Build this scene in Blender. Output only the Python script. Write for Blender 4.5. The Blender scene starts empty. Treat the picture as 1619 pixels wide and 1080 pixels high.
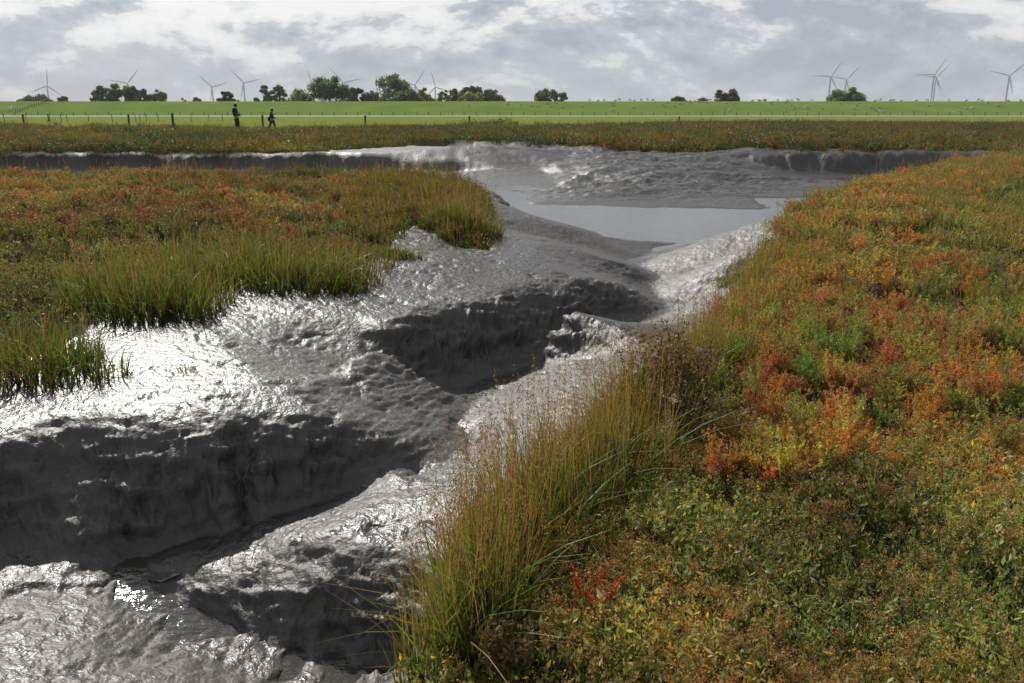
import bpy, math, random
import numpy as np
from mathutils import Vector, Matrix
from mathutils.geometry import delaunay_2d_cdt
R = math.radians
C = bpy.context.scene.collection
rng = np.random.default_rng(11)
random.seed(5)

# ------------------------------------------------------------------ camera
W0, H0, F0 = 1619.0, 1080.0, 1259.0
CAMZ = 1.6
PITCH = R(16.25)
cam = bpy.data.cameras.new('camera')
cam.lens = 28.0; cam.sensor_width = 36.0; cam.clip_end = 20000; cam.clip_start = 0.05
camo = bpy.data.objects.new('camera', cam); C.objects.link(camo)
camo.location = (0, 0, CAMZ); camo.rotation_euler = (math.pi/2 - PITCH, 0, 0)
bpy.context.scene.camera = camo

# ------------------------------------------------------------------ light
SUN_AZ = R(-27.0)      # left of the view direction (+Y)
SUN_EL = R(37.0)
sdir = Vector((math.sin(SUN_AZ)*math.cos(SUN_EL), math.cos(SUN_AZ)*math.cos(SUN_EL), math.sin(SUN_EL)))
sun = bpy.data.lights.new('sun', 'SUN'); sun.energy = 4.8; sun.angle = R(0.6); sun.color = (1.0, 0.945, 0.87)
suno = bpy.data.objects.new('sun', sun); C.objects.link(suno)
suno.rotation_euler = sdir.to_track_quat('Z', 'Y').to_euler()
sc = bpy.context.scene
sc.view_settings.view_transform = 'Standard'; sc.view_settings.look = 'None'
sc.view_settings.exposure = 0.0; sc.view_settings.gamma = 1.0
sc.cycles.max_bounces = 6; sc.cycles.diffuse_bounces = 3; sc.cycles.glossy_bounces = 3
sc.cycles.transmission_bounces = 4; sc.cycles.sample_clamp_indirect = 4.0

def nd(nt, typ, **kw):
    n = nt.nodes.new(typ)
    for k, v in kw.items():
        if k.startswith('i_'): n.inputs[k[2:]].default_value = v
        else: setattr(n, k, v)
    return n
def mth(nt, op, a, b=None, c=None, clamp=False):
    n = nt.nodes.new('ShaderNodeMath'); n.operation = op; n.use_clamp = clamp
    for i, v in enumerate((a, b, c)):
        if v is None: continue
        if isinstance(v, (int, float)): n.inputs[i].default_value = v
        else: nt.links.new(v, n.inputs[i])
    return n.outputs[0]
def mixc(nt, fac, a, b, bt='MIX'):
    n = nt.nodes.new('ShaderNodeMix'); n.data_type = 'RGBA'; n.blend_type = bt
    for s, v in ((n.inputs[0], fac), (n.inputs[6], a), (n.inputs[7], b)):
        if isinstance(v, (int, float)): s.default_value = v
        elif isinstance(v, (tuple, list)): s.default_value = tuple(v) + ((1,) if len(v) == 3 else ())
        else: nt.links.new(v, s)
    return n.outputs[2]
def ramp(nt, fac, stops):
    n = nt.nodes.new('ShaderNodeValToRGB'); e = n.color_ramp.elements
    while len(e) < len(stops): e.new(0.5)
    for k, (p, c) in zip(e, stops):
        k.position = p; k.color = tuple(c) + (1,) if len(c) == 3 else c
    nt.links.new(fac, n.inputs[0]); return n.outputs[0]
def noise(nt, vec, scale, detail=4, rough=0.55, dist=0.0):
    n = nt.nodes.new('ShaderNodeTexNoise'); n.inputs['Scale'].default_value = scale
    n.inputs['Detail'].default_value = detail; n.inputs['Roughness'].default_value = rough
    n.inputs['Distortion'].default_value = dist
    if vec is not None: nt.links.new(vec, n.inputs['Vector'])
    return n.outputs['Fac']

# world : Nishita sky behind a broken layer of cloud
wd = bpy.data.worlds.new('World'); sc.world = wd; wd.use_nodes = True
nt = wd.node_tree; nt.nodes.clear()
out = nd(nt, 'ShaderNodeOutputWorld'); bg = nd(nt, 'ShaderNodeBackground')
sky = nd(nt, 'ShaderNodeTexSky', sky_type='NISHITA', sun_disc=False, sun_elevation=SUN_EL, sun_rotation=SUN_AZ)
sky.air_density = 1.0; sky.dust_density = 1.5
tc = nd(nt, 'ShaderNodeTexCoord'); sep = nd(nt, 'ShaderNodeSeparateXYZ')
nt.links.new(tc.outputs['Generated'], sep.inputs[0])
mp = nd(nt, 'ShaderNodeMapping'); nt.links.new(tc.outputs['Generated'], mp.inputs[0])
mp.inputs['Location'].default_value = (3.3, 1.2, 0.4); mp.inputs['Scale'].default_value = (1.0, 1.0, 2.1)
n1 = noise(nt, mp.outputs[0], 3.6, 12, 0.62, 0.15)
n2 = noise(nt, mp.outputs[0], 9.0, 8, 0.62, 0.3)
mp2 = nd(nt, 'ShaderNodeMapping'); nt.links.new(tc.outputs['Generated'], mp2.inputs[0])
mp2.inputs['Location'].default_value = (3.3+0.006, 1.2, 0.4-0.035); mp2.inputs['Scale'].default_value = (1.0, 1.0, 2.1)
n1b = noise(nt, mp2.outputs[0], 3.6, 12, 0.62, 0.15)
edge = mth(nt, 'MULTIPLY', mth(nt, 'SUBTRACT', n1, n1b), 1.7)
body = mth(nt, 'ADD', mth(nt, 'MULTIPLY', n1, 0.78), mth(nt, 'MULTIPLY', n2, 0.34))
dens = mth(nt, 'ADD', body, edge)
# more broken and brighter with height above the horizon, flat haze grey low down
hgt = mth(nt, 'MULTIPLY', sep.outputs[2], 8.0, clamp=True)
densh = mth(nt, 'ADD', mth(nt, 'MULTIPLY', mth(nt, 'SUBTRACT', dens, 0.55), mth(nt, 'ADD', mth(nt, 'MULTIPLY', hgt, 1.4), 0.40)), 0.5)
ccol = ramp(nt, densh, [(0.34, (0.42, 0.46, 0.54)), (0.46, (0.53, 0.57, 0.63)), (0.545, (0.62, 0.655, 0.705)), (0.60, (0.82, 0.835, 0.85)), (0.76, (1.0, 0.995, 0.985))])
dot = nd(nt, 'ShaderNodeVectorMath', operation='DOT_PRODUCT'); nt.links.new(tc.outputs['Generated'], dot.inputs[0]); dot.inputs[1].default_value = sdir
dv = mth(nt, 'MAXIMUM', dot.outputs['Value'], 0.0)
glow = mth(nt, 'MULTIPLY', mth(nt, 'POWER', dv, 26.0), 3.0)
hi = nd(nt, 'ShaderNodeMapRange'); hi.interpolation_type = 'SMOOTHSTEP'; nt.links.new(sep.outputs[2], hi.inputs[0])
for k_, v_ in enumerate((0.12, 0.40, 1.0, 0.56)): hi.inputs[k_+1].default_value = v_
back = mth(nt, 'MULTIPLY', hi.outputs[0], mth(nt, 'ADD', 0.83, mth(nt, 'MULTIPLY', dot.outputs['Value'], 0.17)))
lum = mth(nt, 'ADD', back, glow)
vs = nd(nt, 'ShaderNodeVectorMath', operation='SCALE'); nt.links.new(ccol, vs.inputs[0]); nt.links.new(lum, vs.inputs['Scale'])
skys = nd(nt, 'ShaderNodeVectorMath', operation='SCALE'); nt.links.new(sky.outputs[0], skys.inputs[0]); skys.inputs['Scale'].default_value = 0.10
cov = ramp(nt, n1, [(0.30, (0.80,)*3), (0.48, (0.97,)*3)])
fin = mixc(nt, cov, skys.outputs[0], vs.outputs[0])
nt.links.new(fin, bg.inputs[0]); bg.inputs[1].default_value = 1.0
nt.links.new(bg.outputs[0], out.inputs[0])

# ------------------------------------------------------------------ maths helpers
cp, sp = math.cos(PITCH), math.sin(PITCH)
def ray(px, py):
    u = (px - W0/2)/F0; v = (H0/2 - py)/F0
    return u, cp + v*sp, -sp + v*cp
def P(px, py, z=0.0):
    dx, dy, dz = ray(px, py); t = (z - CAMZ)/dz
    return (dx*t, dy*t, z)
def PD(px, py, dist):          # point at ground distance dist on that sight line
    dx, dy, dz = ray(px, py); t = dist/dy
    return (dx*t, dist, CAMZ + dz*t)
def topx(x, y, z):
    zz = z - CAMZ; d = y*cp - zz*sp; v = y*sp + zz*cp
    d = np.maximum(d, 1e-3)
    return W0/2 + F0*x/d, H0/2 - F0*v/d
_pt = np.random.default_rng(3).integers(0, 2**31, 65536)
def _h(ix, iy):
    return (_pt[(ix*73856093 ^ iy*19349663) & 65535] & 0xffffff)/float(0xffffff)
def vnoise(x, y):
    ix = np.floor(x).astype(np.int64); iy = np.floor(y).astype(np.int64); fx = x-ix; fy = y-iy
    ux = fx*fx*fx*(fx*(fx*6-15)+10); uy = fy*fy*fy*(fy*(fy*6-15)+10)
    a = _h(ix, iy); b = _h(ix+1, iy); c = _h(ix, iy+1); d = _h(ix+1, iy+1)
    return (a*(1-ux)+b*ux)*(1-uy) + (c*(1-ux)+d*ux)*uy*1.0 - 0.5
def fbm(x, y, f, oct=4, gain=0.5, ridged=False):
    s = np.zeros_like(x); a = 1.0; c, d = 0.8, 0.6
    for o in range(oct):
        n = vnoise(x*f + 17.3*o, y*f - 9.1*o)
        if ridged: n = 0.5 - 2*np.abs(n)
        s += a*n; a *= gain; f *= 2.03; x, y = x*c - y*d, x*d + y*c
    return s
def inpoly(x, y, poly):
    r = np.zeros(x.shape, bool); n = len(poly)
    for i in range(n):
        x1, y1 = poly[i][:2]; x2, y2 = poly[(i+1) % n][:2]
        if y1 == y2: continue
        c = ((y1 > y) != (y2 > y)) & (x < (x2-x1)*(y-y1)/(y2-y1) + x1)
        r ^= c
    return r

# ------------------------------------------------------------------ object helpers
def link(o, parent=None):
    C.objects.link(o)
    if parent is not None: o.parent = parent
    return o
def tag(o, label=None, cat=None, group=None, kind=None):
    if label: o['label'] = label
    if cat: o['category'] = cat
    if group: o['group'] = group
    if kind: o['kind'] = kind
    return o
def mesh_np(name, V, faces, mat, col=None, smooth=False):
    """faces: (N,k) int array; col per-vertex (n,3)"""
    me = bpy.data.meshes.new(name); V = np.asarray(V, np.float32); faces = np.asarray(faces, np.int32)
    k = faces.shape[1]; n = len(faces)
    me.vertices.add(len(V)); me.vertices.foreach_set('co', V.ravel())
    me.loops.add(n*k); me.loops.foreach_set('vertex_index', faces.ravel())
    me.polygons.add(n); me.polygons.foreach_set('loop_start', np.arange(0, n*k, k, dtype=np.int32))
    me.polygons.foreach_set('use_smooth', np.full(n, smooth))
    if col is not None:
        at = me.attributes.new('col', 'FLOAT_COLOR', 'POINT')
        at.data.foreach_set('color', np.concatenate([col, np.ones((len(col), 1))], 1).astype(np.float32).ravel())
    me.update(calc_edges=True); me.validate()
    if mat: me.materials.append(mat)
    return me
def obj(name, me, parent=None, loc=None):
    o = bpy.data.objects.new(name, me)
    if loc is not None: o.location = loc
    return link(o, parent)
def empty(name, loc, rz=0):
    o = bpy.data.objects.new(name, None); o.location = loc; o.rotation_euler = (0, 0, rz); o.empty_display_size = 0.2
    return link(o)
def copy_tree(o, parent=None):
    c = o.copy(); C.objects.link(c)
    if parent is not None: c.parent = parent
    for ch in list(o.children): copy_tree(ch, c)
    return c

class MB:
    def __init__(s): s.v = []; s.f = []
    def box(s, c, d, rz=0):
        i = len(s.v); cr, sr = math.cos(rz), math.sin(rz)
        for sx in (-1, 1):
            for sy in (-1, 1):
                for sz in (-1, 1):
                    x, y = sx*d[0]/2, sy*d[1]/2
                    s.v.append((c[0]+x*cr-y*sr, c[1]+x*sr+y*cr, c[2]+sz*d[2]/2))
        for q in ((0,1,3,2),(4,6,7,5),(0,4,5,1),(2,3,7,6),(0,2,6,4),(1,5,7,3)): s.f.append(tuple(i+k for k in q))
    def tube(s, pts, rad, n=8, cap=True):
        pts = [Vector(p) for p in pts]; i0 = len(s.v)
        for k, p in enumerate(pts):
            t = (pts[min(k+1, len(pts)-1)] - pts[max(k-1, 0)]).normalized()
            a = t.cross(Vector((0.3, 0.9, 0.1)) if abs(t.y) < .8 else Vector((1, 0, 0))).normalized(); b = t.cross(a)
            for j in range(n):
                an = 2*math.pi*j/n; s.v.append(tuple(p + (a*math.cos(an)+b*math.sin(an))*rad[k]))
        for k in range(len(pts)-1):
            for j in range(n):
                s.f.append((i0+k*n+j, i0+k*n+(j+1) % n, i0+(k+1)*n+(j+1) % n, i0+(k+1)*n+j))
        if cap:
            s.f.append(tuple(i0+j for j in range(n))); s.f.append(tuple(i0+(len(pts)-1)*n+j for j in reversed(range(n))))
    def sphere(s, c, r, n=10, m=7):
        i0 = len(s.v)
        for a in range(m+1):
            th = math.pi*a/m
            for b in range(n):
                ph = 2*math.pi*b/n
                s.v.append((c[0]+r[0]*math.sin(th)*math.cos(ph), c[1]+r[1]*math.sin(th)*math.sin(ph), c[2]+r[2]*math.cos(th)))
        for a in range(m):
            for b in range(n): s.f.append((i0+a*n+b, i0+a*n+(b+1) % n, i0+(a+1)*n+(b+1) % n, i0+(a+1)*n+b))
    def mesh(s, name, mat, smooth=True):
        me = bpy.data.meshes.new(name); me.from_pydata(s.v, [], s.f); me.materials.append(mat)
        me.polygons.foreach_set('use_smooth', [smooth]*len(me.polygons)); me.update(); return me
    def build(s, name, mat, parent=None, loc=None, smooth=True): return obj(name, s.mesh(name, mat, smooth), parent, loc)

# ------------------------------------------------------------------ materials
def newmat(name):
    m = bpy.data.materials.new(name); m.use_nodes = True; nt = m.node_tree; nt.nodes.clear()
    o = nd(nt, 'ShaderNodeOutputMaterial'); return m, nt, o
def simple(name, col, rough=0.7, vary=0.25, scale=3.0, spec=0.3):
    m, nt, o = newmat(name); p = nd(nt, 'ShaderNodeBsdfPrincipled'); nt.links.new(p.outputs[0], o.inputs[0])
    g = nd(nt, 'ShaderNodeTexCoord'); n = noise(nt, g.outputs['Object'], scale, 4)
    c = mixc(nt, n, tuple(x*(1-vary) for x in col), tuple(min(1, x*(1+vary)) for x in col))
    nt.links.new(c, p.inputs['Base Color']); p.inputs['Roughness'].default_value = rough; p.inputs['Specular IOR Level'].default_value = spec
    return m
def foliage(name, tinted, trans=0.42, rough=0.5, spec=0.35):
    m, nt, o = newmat(name)
    a = nd(nt, 'ShaderNodeAttribute', attribute_name='col'); c = a.outputs['Color']
    if tinted:
        b = nd(nt, 'ShaderNodeAttribute', attribute_name='tint'); b.attribute_type = 'INSTANCER'
        c = mixc(nt, 1.0, c, b.outputs['Color'], 'MULTIPLY')
    p = nd(nt, 'ShaderNodeBsdfPrincipled'); nt.links.new(c, p.inputs['Base Color'])
    p.inputs['Roughness'].default_value = rough; p.inputs['Specular IOR Level'].default_value = spec
    t = nd(nt, 'ShaderNodeBsdfTranslucent')
    nt.links.new(mixc(nt, 1.0, c, (1.45, 1.35, 0.65), 'MULTIPLY'), t.inputs[0])
    mx = nd(nt, 'ShaderNodeMixShader'); mx.inputs[0].default_value = trans
    nt.links.new(p.outputs[0], mx.inputs[1]); nt.links.new(t.outputs[0], mx.inputs[2]); nt.links.new(mx.outputs[0], o.inputs[0])
    return m
M_leaf = foliage('leaf', False); M_leafi = foliage('leaf_scattered', True)
M_tree = foliage('tree_leaf', False, 0.3)
M_bark = simple('bark', (0.07, 0.055, 0.04), 0.9)
M_wood = simple('weathered_wood', (0.09, 0.075, 0.06), 0.85)
M_wire = simple('fence_wire', (0.16, 0.15, 0.14), 0.5)
M_white = simple('turbine_white', (0.50, 0.53, 0.60), 0.5, 0.04)
M_sign = simple('white_paint', (0.8, 0.82, 0.85), 0.5, 0.05)

def ground_mat():
    m, nt, o = newmat('ground')
    g = nd(nt, 'ShaderNodeNewGeometry'); pos = g.outputs['Position']
    at = nd(nt, 'ShaderNodeAttribute', attribute_name='col'); s = nd(nt, 'ShaderNodeSeparateColor'); nt.links.new(at.outputs['Color'], s.inputs[0])
    veg, past, wet = s.outputs[0], s.outputs[1], s.outputs[2]
    # mud
    nA = noise(nt, pos, 1.3, 5); nB = noise(nt, pos, 9, 6, 0.65); nC = noise(nt, pos, 55, 4, 0.6)
    mud = mixc(nt, nB, (0.022, 0.020, 0.019), (0.046, 0.041, 0.037))
    mud = mixc(nt, mth(nt, 'MULTIPLY', nA, 0.35), mud, (0.065, 0.056, 0.046))
    mud = mixc(nt, mth(nt, 'SUBTRACT', 0.75, wet, clamp=True), mud, mixc(nt, nB, (0.062, 0.058, 0.055), (0.15, 0.14, 0.13)))  # steep faces: drier mud, also painted paler as fill light in their shade
    soil = mixc(nt, nB, (0.030, 0.024, 0.014), (0.060, 0.046, 0.024))
    pA = ramp(nt, noise(nt, pos, 0.14, 8, 0.68), [(.32, (0, 0, 0)), (.66, (1, 1, 1))]); pB = noise(nt, pos, 2.2, 5, 0.65)
    grass = mixc(nt, pA, (0.12, 0.19, 0.032), (0.21, 0.27, 0.055))
    grass = mixc(nt, mth(nt, 'MULTIPLY', pB, 0.6), grass, (0.15, 0.15, 0.045))
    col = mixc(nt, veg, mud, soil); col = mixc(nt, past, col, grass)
    p = nd(nt, 'ShaderNodeBsdfPrincipled'); nt.links.new(col, p.inputs['Base Color'])
    dry = mth(nt, 'MAXIMUM', veg, past)
    r = mth(nt, 'ADD', mth(nt, 'MULTIPLY', ramp(nt, nB, [(.38, (0, 0, 0)), (.62, (1, 1, 1))]), 0.20), mth(nt, 'SUBTRACT', 0.45, mth(nt, 'MULTIPLY', wet, 0.20)))
    r = mth(nt, 'MAXIMUM', r, mth(nt, 'MULTIPLY', dry, 0.9)); nt.links.new(r, p.inputs['Roughness'])
    sp_ = mth(nt, 'SUBTRACT', 0.50, mth(nt, 'MULTIPLY', dry, 0.50)); nt.links.new(sp_, p.inputs['Specular IOR Level'])
    v = nd(nt, 'ShaderNodeTexVoronoi'); v.inputs['Scale'].default_value = 16; nt.links.new(pos, v.inputs['Vector'])
    h = mth(nt, 'ADD', mth(nt, 'MULTIPLY', noise(nt, pos, 60, 1.5, 0.5), 0.0035), mth(nt, 'MULTIPLY', noise(nt, pos, 13, 3, 0.5), 0.0075))
    h = mth(nt, 'ADD', h, mth(nt, 'MULTIPLY', noise(nt, pos, 34, 2.5, 0.55, 0.2), 0.0075))
    h = mth(nt, 'ADD', h, mth(nt, 'MULTIPLY', v.outputs['Distance'], -0.005))
    b = nd(nt, 'ShaderNodeBump'); b.inputs['Strength'].default_value = 1.0; b.inputs['Distance'].default_value = 1.0
    nt.links.new(h, b.inputs['Height']); nt.links.new(b.outputs[0], p.inputs['Normal'])
    nt.links.new(p.outputs[0], o.inputs[0]); return m
def water_mat(name, col, bs=0.012, sc_=14):
    m, nt, o = newmat(name); p = nd(nt, 'ShaderNodeBsdfPrincipled'); nt.links.new(p.outputs[0], o.inputs[0])
    p.inputs['Base Color'].default_value = (*col, 1); p.inputs['Roughness'].default_value = 0.11; p.inputs['IOR'].default_value = 1.33
    g = nd(nt, 'ShaderNodeNewGeometry')
    mpn = nd(nt, 'ShaderNodeMapping'); nt.links.new(g.outputs['Position'], mpn.inputs[0]); mpn.inputs['Scale'].default_value = (0.6, 1.0, 1)
    b = nd(nt, 'ShaderNodeBump'); b.inputs['Strength'].default_value = 1; b.inputs['Distance'].default_value = bs
    nt.links.new(noise(nt, mpn.outputs[0], sc_, 3, 0.5), b.inputs['Height']); nt.links.new(b.outputs[0], p.inputs['Normal'])
    return m

# ------------------------------------------------------------------ terrain control lines (image point + height -> world point)
L = []      # list of polylines of world points
def pl(*pts): L.append([P(*p) for p in pts])
def pdl(*pts): L.append([PD(*p) for p in pts])
def wl(*pts): L.append([tuple(map(float, p)) for p in pts])
# stream bed / thalweg
STREAM = [(700,1150,-1.06),(620,1095,-1.045),(540,1062,-1.025),(420,1036,-.985),(300,1000,-.925),(225,950,-.87),(196,925,-.845),(218,900,-.83),(300,866,-.815),(380,832,-.80)]
pl(*[(a_, b_, c_-.085) for a_, b_, c_ in STREAM])
pl((380,832,-.86),(440,812,-.80),(560,780,-.755),(650,752,-.735),(700,722,-.74),(722,680,-.80),(740,640,-.89),(830,588,-.93),(900,552,-.95),(965,519,-.95),(1062,489,-.96),(1040,466,-.97),(1018,451,-.97),(1034,440,-.97),(1012,424,-.98),(985,410,-.98),(1030,397,-1.0),(1092,385,-1.06))
# near-left mud apron, this side of the stream
pl((-300,850,-.50),(0,884,-.69),(90,896,-.75),(165,915,-.80)); pl((-300,1150,-.5),(0,1080,-.62),(120,1010,-.72),(175,965,-.80))
pl((-300,1400,-.4),(0,1300,-.50),(300,1200,-.66),(400,1130,-.80)); pl((160,938,-.81),(192,968,-.84),(265,1020,-.89),(400,1062,-.96),(520,1090,-1.0),(600,1130,-1.02))
pl((100,1060,-.68),(250,1062,-.78),(400,1100,-.89))
# scarp 1
pl((-400,830,-.2),(-200,780,-.2),(-80,728,-.2),(0,693,-.2),(60,669,-.2),(120,659,-.2),(200,661,-.21),(340,669,-.26),(450,679,-.33),(530,689,-.42),(575,705,-.51),(605,735,-.60))
pl((-400,1000,-.5),(-200,930,-.58),(-80,905,-.66),(0,876,-.72),(90,886,-.77),(165,902,-.80),(225,880,-.80),(310,850,-.79),(440,798,-.76),(530,770,-.71),(590,753,-.67))
pl((-80,800,-.42),(0,765,-.44),(100,752,-.46),(220,752,-.46),(340,745,-.48),(450,738,-.53),(530,735,-.59))
pl((400,620,-.22),(480,640,-.28),(560,665,-.39),(620,690,-.52),(680,712,-.65)); pl((500,615,-.30),(580,640,-.46),(650,665,-.60),(705,680,-.72))
# scarp D
pl((470,625,-.25),(505,590,-.26),(545,556,-.26),(600,524,-.26),(660,498,-.26),(720,480,-.26),(790,472,-.27),(850,474,-.29),(895,484,-.36),(925,496,-.55),(955,512,-.85))
pl((490,628,-.34),(525,600,-.40),(560,585,-.50),(620,588,-.66),(680,600,-.82),(730,610,-.92),(800,588,-.93),(870,558,-.93),(940,524,-.93))
# C lobe, B lobe, A ridge
pl((895,434,-.32),(930,436,-.36),(965,446,-.48),(1010,464,-.70),(1052,484,-.92)); pl((890,428,-.40),(940,431,-.55),(985,441,-.75),(1010,449,-.93))
pl((900,468,-.45),(940,490,-.75),(960,505,-.90)); pl((930,460,-.52),(990,480,-.78),(1040,490,-.92))
pl((800,372,-.32),(860,384,-.34),(920,396,-.42),(970,412,-.62),(1022,432,-.92)); pl((800,360,-.42),(850,369,-.56),(900,382,-.72),(950,396,-.86),(980,406,-.95))
pl((776,322,-.26),(800,328,-.30),(840,342,-.36),(880,352,-.46),(925,363,-.62),(965,371,-.76),(1030,380,-.92),(1080,384,-1.02))
pl((700,400,-.24),(800,410,-.27),(860,415,-.30)); pl((560,500,-.22),(700,455,-.25),(820,450,-.28)); pl((700,350,-.12),(760,345,-.2),(780,350,-.3))
# plateau
pl((0,640,-.19),(150,630,-.19),(300,630,-.19),(420,600,-.20)); pl((0,560,-.16),(150,540,-.15),(350,510,-.15),(480,490,-.17)); pl((0,470,-.08),(300,450,-.08),(560,420,-.12),(650,390,-.16))
pl((-200,400,0),(0,380,0),(300,360,0),(560,340,0),(650,325,-.04)); pl((-200,600,-.2),(-300,700,-.2))
# left marsh far edge, then drop into the channel
pl((-900,286,.06),(-300,282,.06),(0,280,.06),(300,279,.06),(550,277,.06),(700,281,.04),(760,292,-.04)); pl((-900,288+6,0),(-300,300,0),(0,300,0),(300,300,0),(600,298,0),(720,305,-.02))
wl((-45,20.6,-.9),(-25,20.8,-.9),(-14,21.0,-.92),(-8,21.2,-.95),(-3.5,21.5,-1.0),(-1.0,20.2,-1.12),(0.3,18.5,-1.12),(2.0,17.4,-1.15),(4.0,16.6,-1.15))
# R3 bar and its face
pl((240,912,-.815),(330,864,-.79),(440,822,-.76),(520,799,-.715),(620,770,-.64),(700,745,-.61),(745,735,-.585))
pl((330,900,-.80),(400,866,-.755),(450,858,-.69),(520,846,-.61),(580,842,-.575),(650,850,-.55),(700,862,-.53),(760,870,-.45))
pl((450,874,-.725),(520,862,-.66),(580,858,-.64),(650,866,-.62),(700,880,-.60))
pl((400,840,-.765),(500,815,-.70),(600,800,-.60),(700,785,-.55),(780,770,-.45))
pl((280,955,-.85),(355,992,-.92),(440,1018,-.97),(560,1042,-1.02),(640,1070,-1.04)); pl((350,930,-.82),(430,930,-.80),(500,930,-.78),(580,930,-.76),(660,950,-.76))
# R2 bar
pl((722,632,-.88),(745,622,-.88),(810,590,-.90),(880,560,-.91),(950,526,-.91),(1070,492,-.92)); pl((730,690,-.83),(760,660,-.76),(840,620,-.66),(920,590,-.54),(1000,560,-.48),(1100,515,-.52),(1150,495,-.52))
pl((745,715,-.76),(800,680,-.56),(880,640,-.42),(960,610,-.33),(1060,560,-.32),(1130,520,-.36))
# R1 bar
pl((1000,412,-.95),(1060,396,-.86),(1120,384,-.78),(1190,368,-.70)); pl((1030,442,-.92),(1100,425,-.74),(1180,400,-.50)); pl((1070,484,-.92),(1110,462,-.62),(1150,450,-.50),(1190,438,-.40)); pl((1095,486,-.86),(1140,474,-.80),(1180,460,-.72))
# right bank : top edge
pl((700,1300,-.1),(720,1150,-.08),(735,1050,-.08),(755,960,-.08),(790,880,-.06),(835,800,-.05),(900,720,-.05),(1000,650,-.05),(1085,590,-.05),(1145,520,-.05),(1190,450,-.05),(1215,410,-.05),(1230,370,-.05),(1240,340,-.05),(1330,302,-.03),(1450,274,.06),(1560,250,.18),(1650,239,.28),(1900,228,.34))
pl((690,1050,-.35),(712,960,-.35),(735,890,-.35),(785,800,-.33),(850,735,-.3),(960,655,-.3),(1060,600,-.3),(1120,540,-.3),(1172,470,-.3),(1200,420,-.3))
pl((900,1300,0),(860,1000,0),(900,880,0),(1000,740,0),(1150,600,0),(1230,500,0),(1260,420,0),(1290,370,.02),(1400,320,.12),(1600,280,.26))
wl((4.3,14.0,-.9),(5.0,15.5,-1.1),(7.0,17.5,-1.15),(10,20.5,-1.15),(14,24.5,-1.15),(20,29,-1.1),(40,36,-1.1),(70,46,-1.0))
wl((2.2,18.5,-1.15),(6,19.5,-1.2),(10,21,-1.2)); pl((840,320,-.985),(960,323,-.985),(1060,326,-.985),(1200,330,-.98),(1260,331,-.97),(1320,330,-.96))
# far bank
wl((-60,33.0,-.93),(-25,33.2,-.93),(-15,33.2,-.93),(-8,33.2,-.93),(-3,32.5,-.95),(-1,31,-.98),(-.5,25,-1.03),(1.0,22.0,-1.07),(5,21.3,-1.07),(9,21.9,-1.07),(12,26,-1.02),(16,30,-.95),(24,34,-.92),(40,40,-.9),(70,50,-.9))
wl((-60,28,-.93),(-25,28,-.93),(-10,28,-.94),(-4,27,-1.0))
pdl(*[(x,272,35.0) for x in (-500,0,200,400,560,680,740)])
pdl(*[(x,256,35.25) for x in (-500,0,200,400,560,680,740)])
pdl((-500,242,35.9),(0,241,35.55),(200,241,35.55),(400,241,35.55),(540,241,35.55),(620,240,36.0),(680,236,36.6),(745,230,37.5),(790,230,38.0))
pdl(*[(x,275,34.4) for x in (-500,0,200,400,560,700)])
pl((-500,237,-.22),(0,238,-.2),(200,238,-.2),(400,238,-.2),(560,233,-.22),(640,229,-.20),(740,225,-.18),(850,227,-.18),(960,232,-.2),(1040,234,-.2),(1130,231,-.2),(1230,238,-.2),(1330,239,-.2),(1500,240,-.2),(1700,240,-.2),(2100,236,-.2))
pl((800,246,-.62),(850,238,-.42),(950,240,-.4),(1060,242,-.42),(1110,242,-.42))
pdl((1150,244,36.6),(1230,243,36.4),(1330,243,36.2),(1500,243,36.2),(1700,242,36.2),(2100,240,36.2))
pdl((1160,252,36.2),(1230,268,35.9),(1330,273,35.7),(1500,273,35.7),(1700,270,35.7),(2100,270,35.7))
pl((780,270,-.85),(835,262,-.8),(950,252,-.55),(1060,256,-.6),(1130,262,-.66)); pdl((1230,279,33.5),(1330,283,33.5),(1500,285,33.5))
pl((780,300,-.99),(850,302,-.96),(950,300,-.85),(1060,296,-.86),(1170,300,-.93)); pl((960,272,-.62),(1060,276,-.72),(1170,280,-.86))
# small side gully in the far bank
pl((846,262,-.80),(862,275,-.93),(880,290,-.98),(872,298,-1.0)); pl((880,262,-.66),(905,270,-.78),(920,280,-.86),(885,297,-.95)); pl((895,285,-.80),(930,272,-.66),(965,264,-.58),(990,262,-.57))
pl((930,288,-.92),(960,280,-.83),(985,272,-.73),(996,266,-.62))
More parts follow.
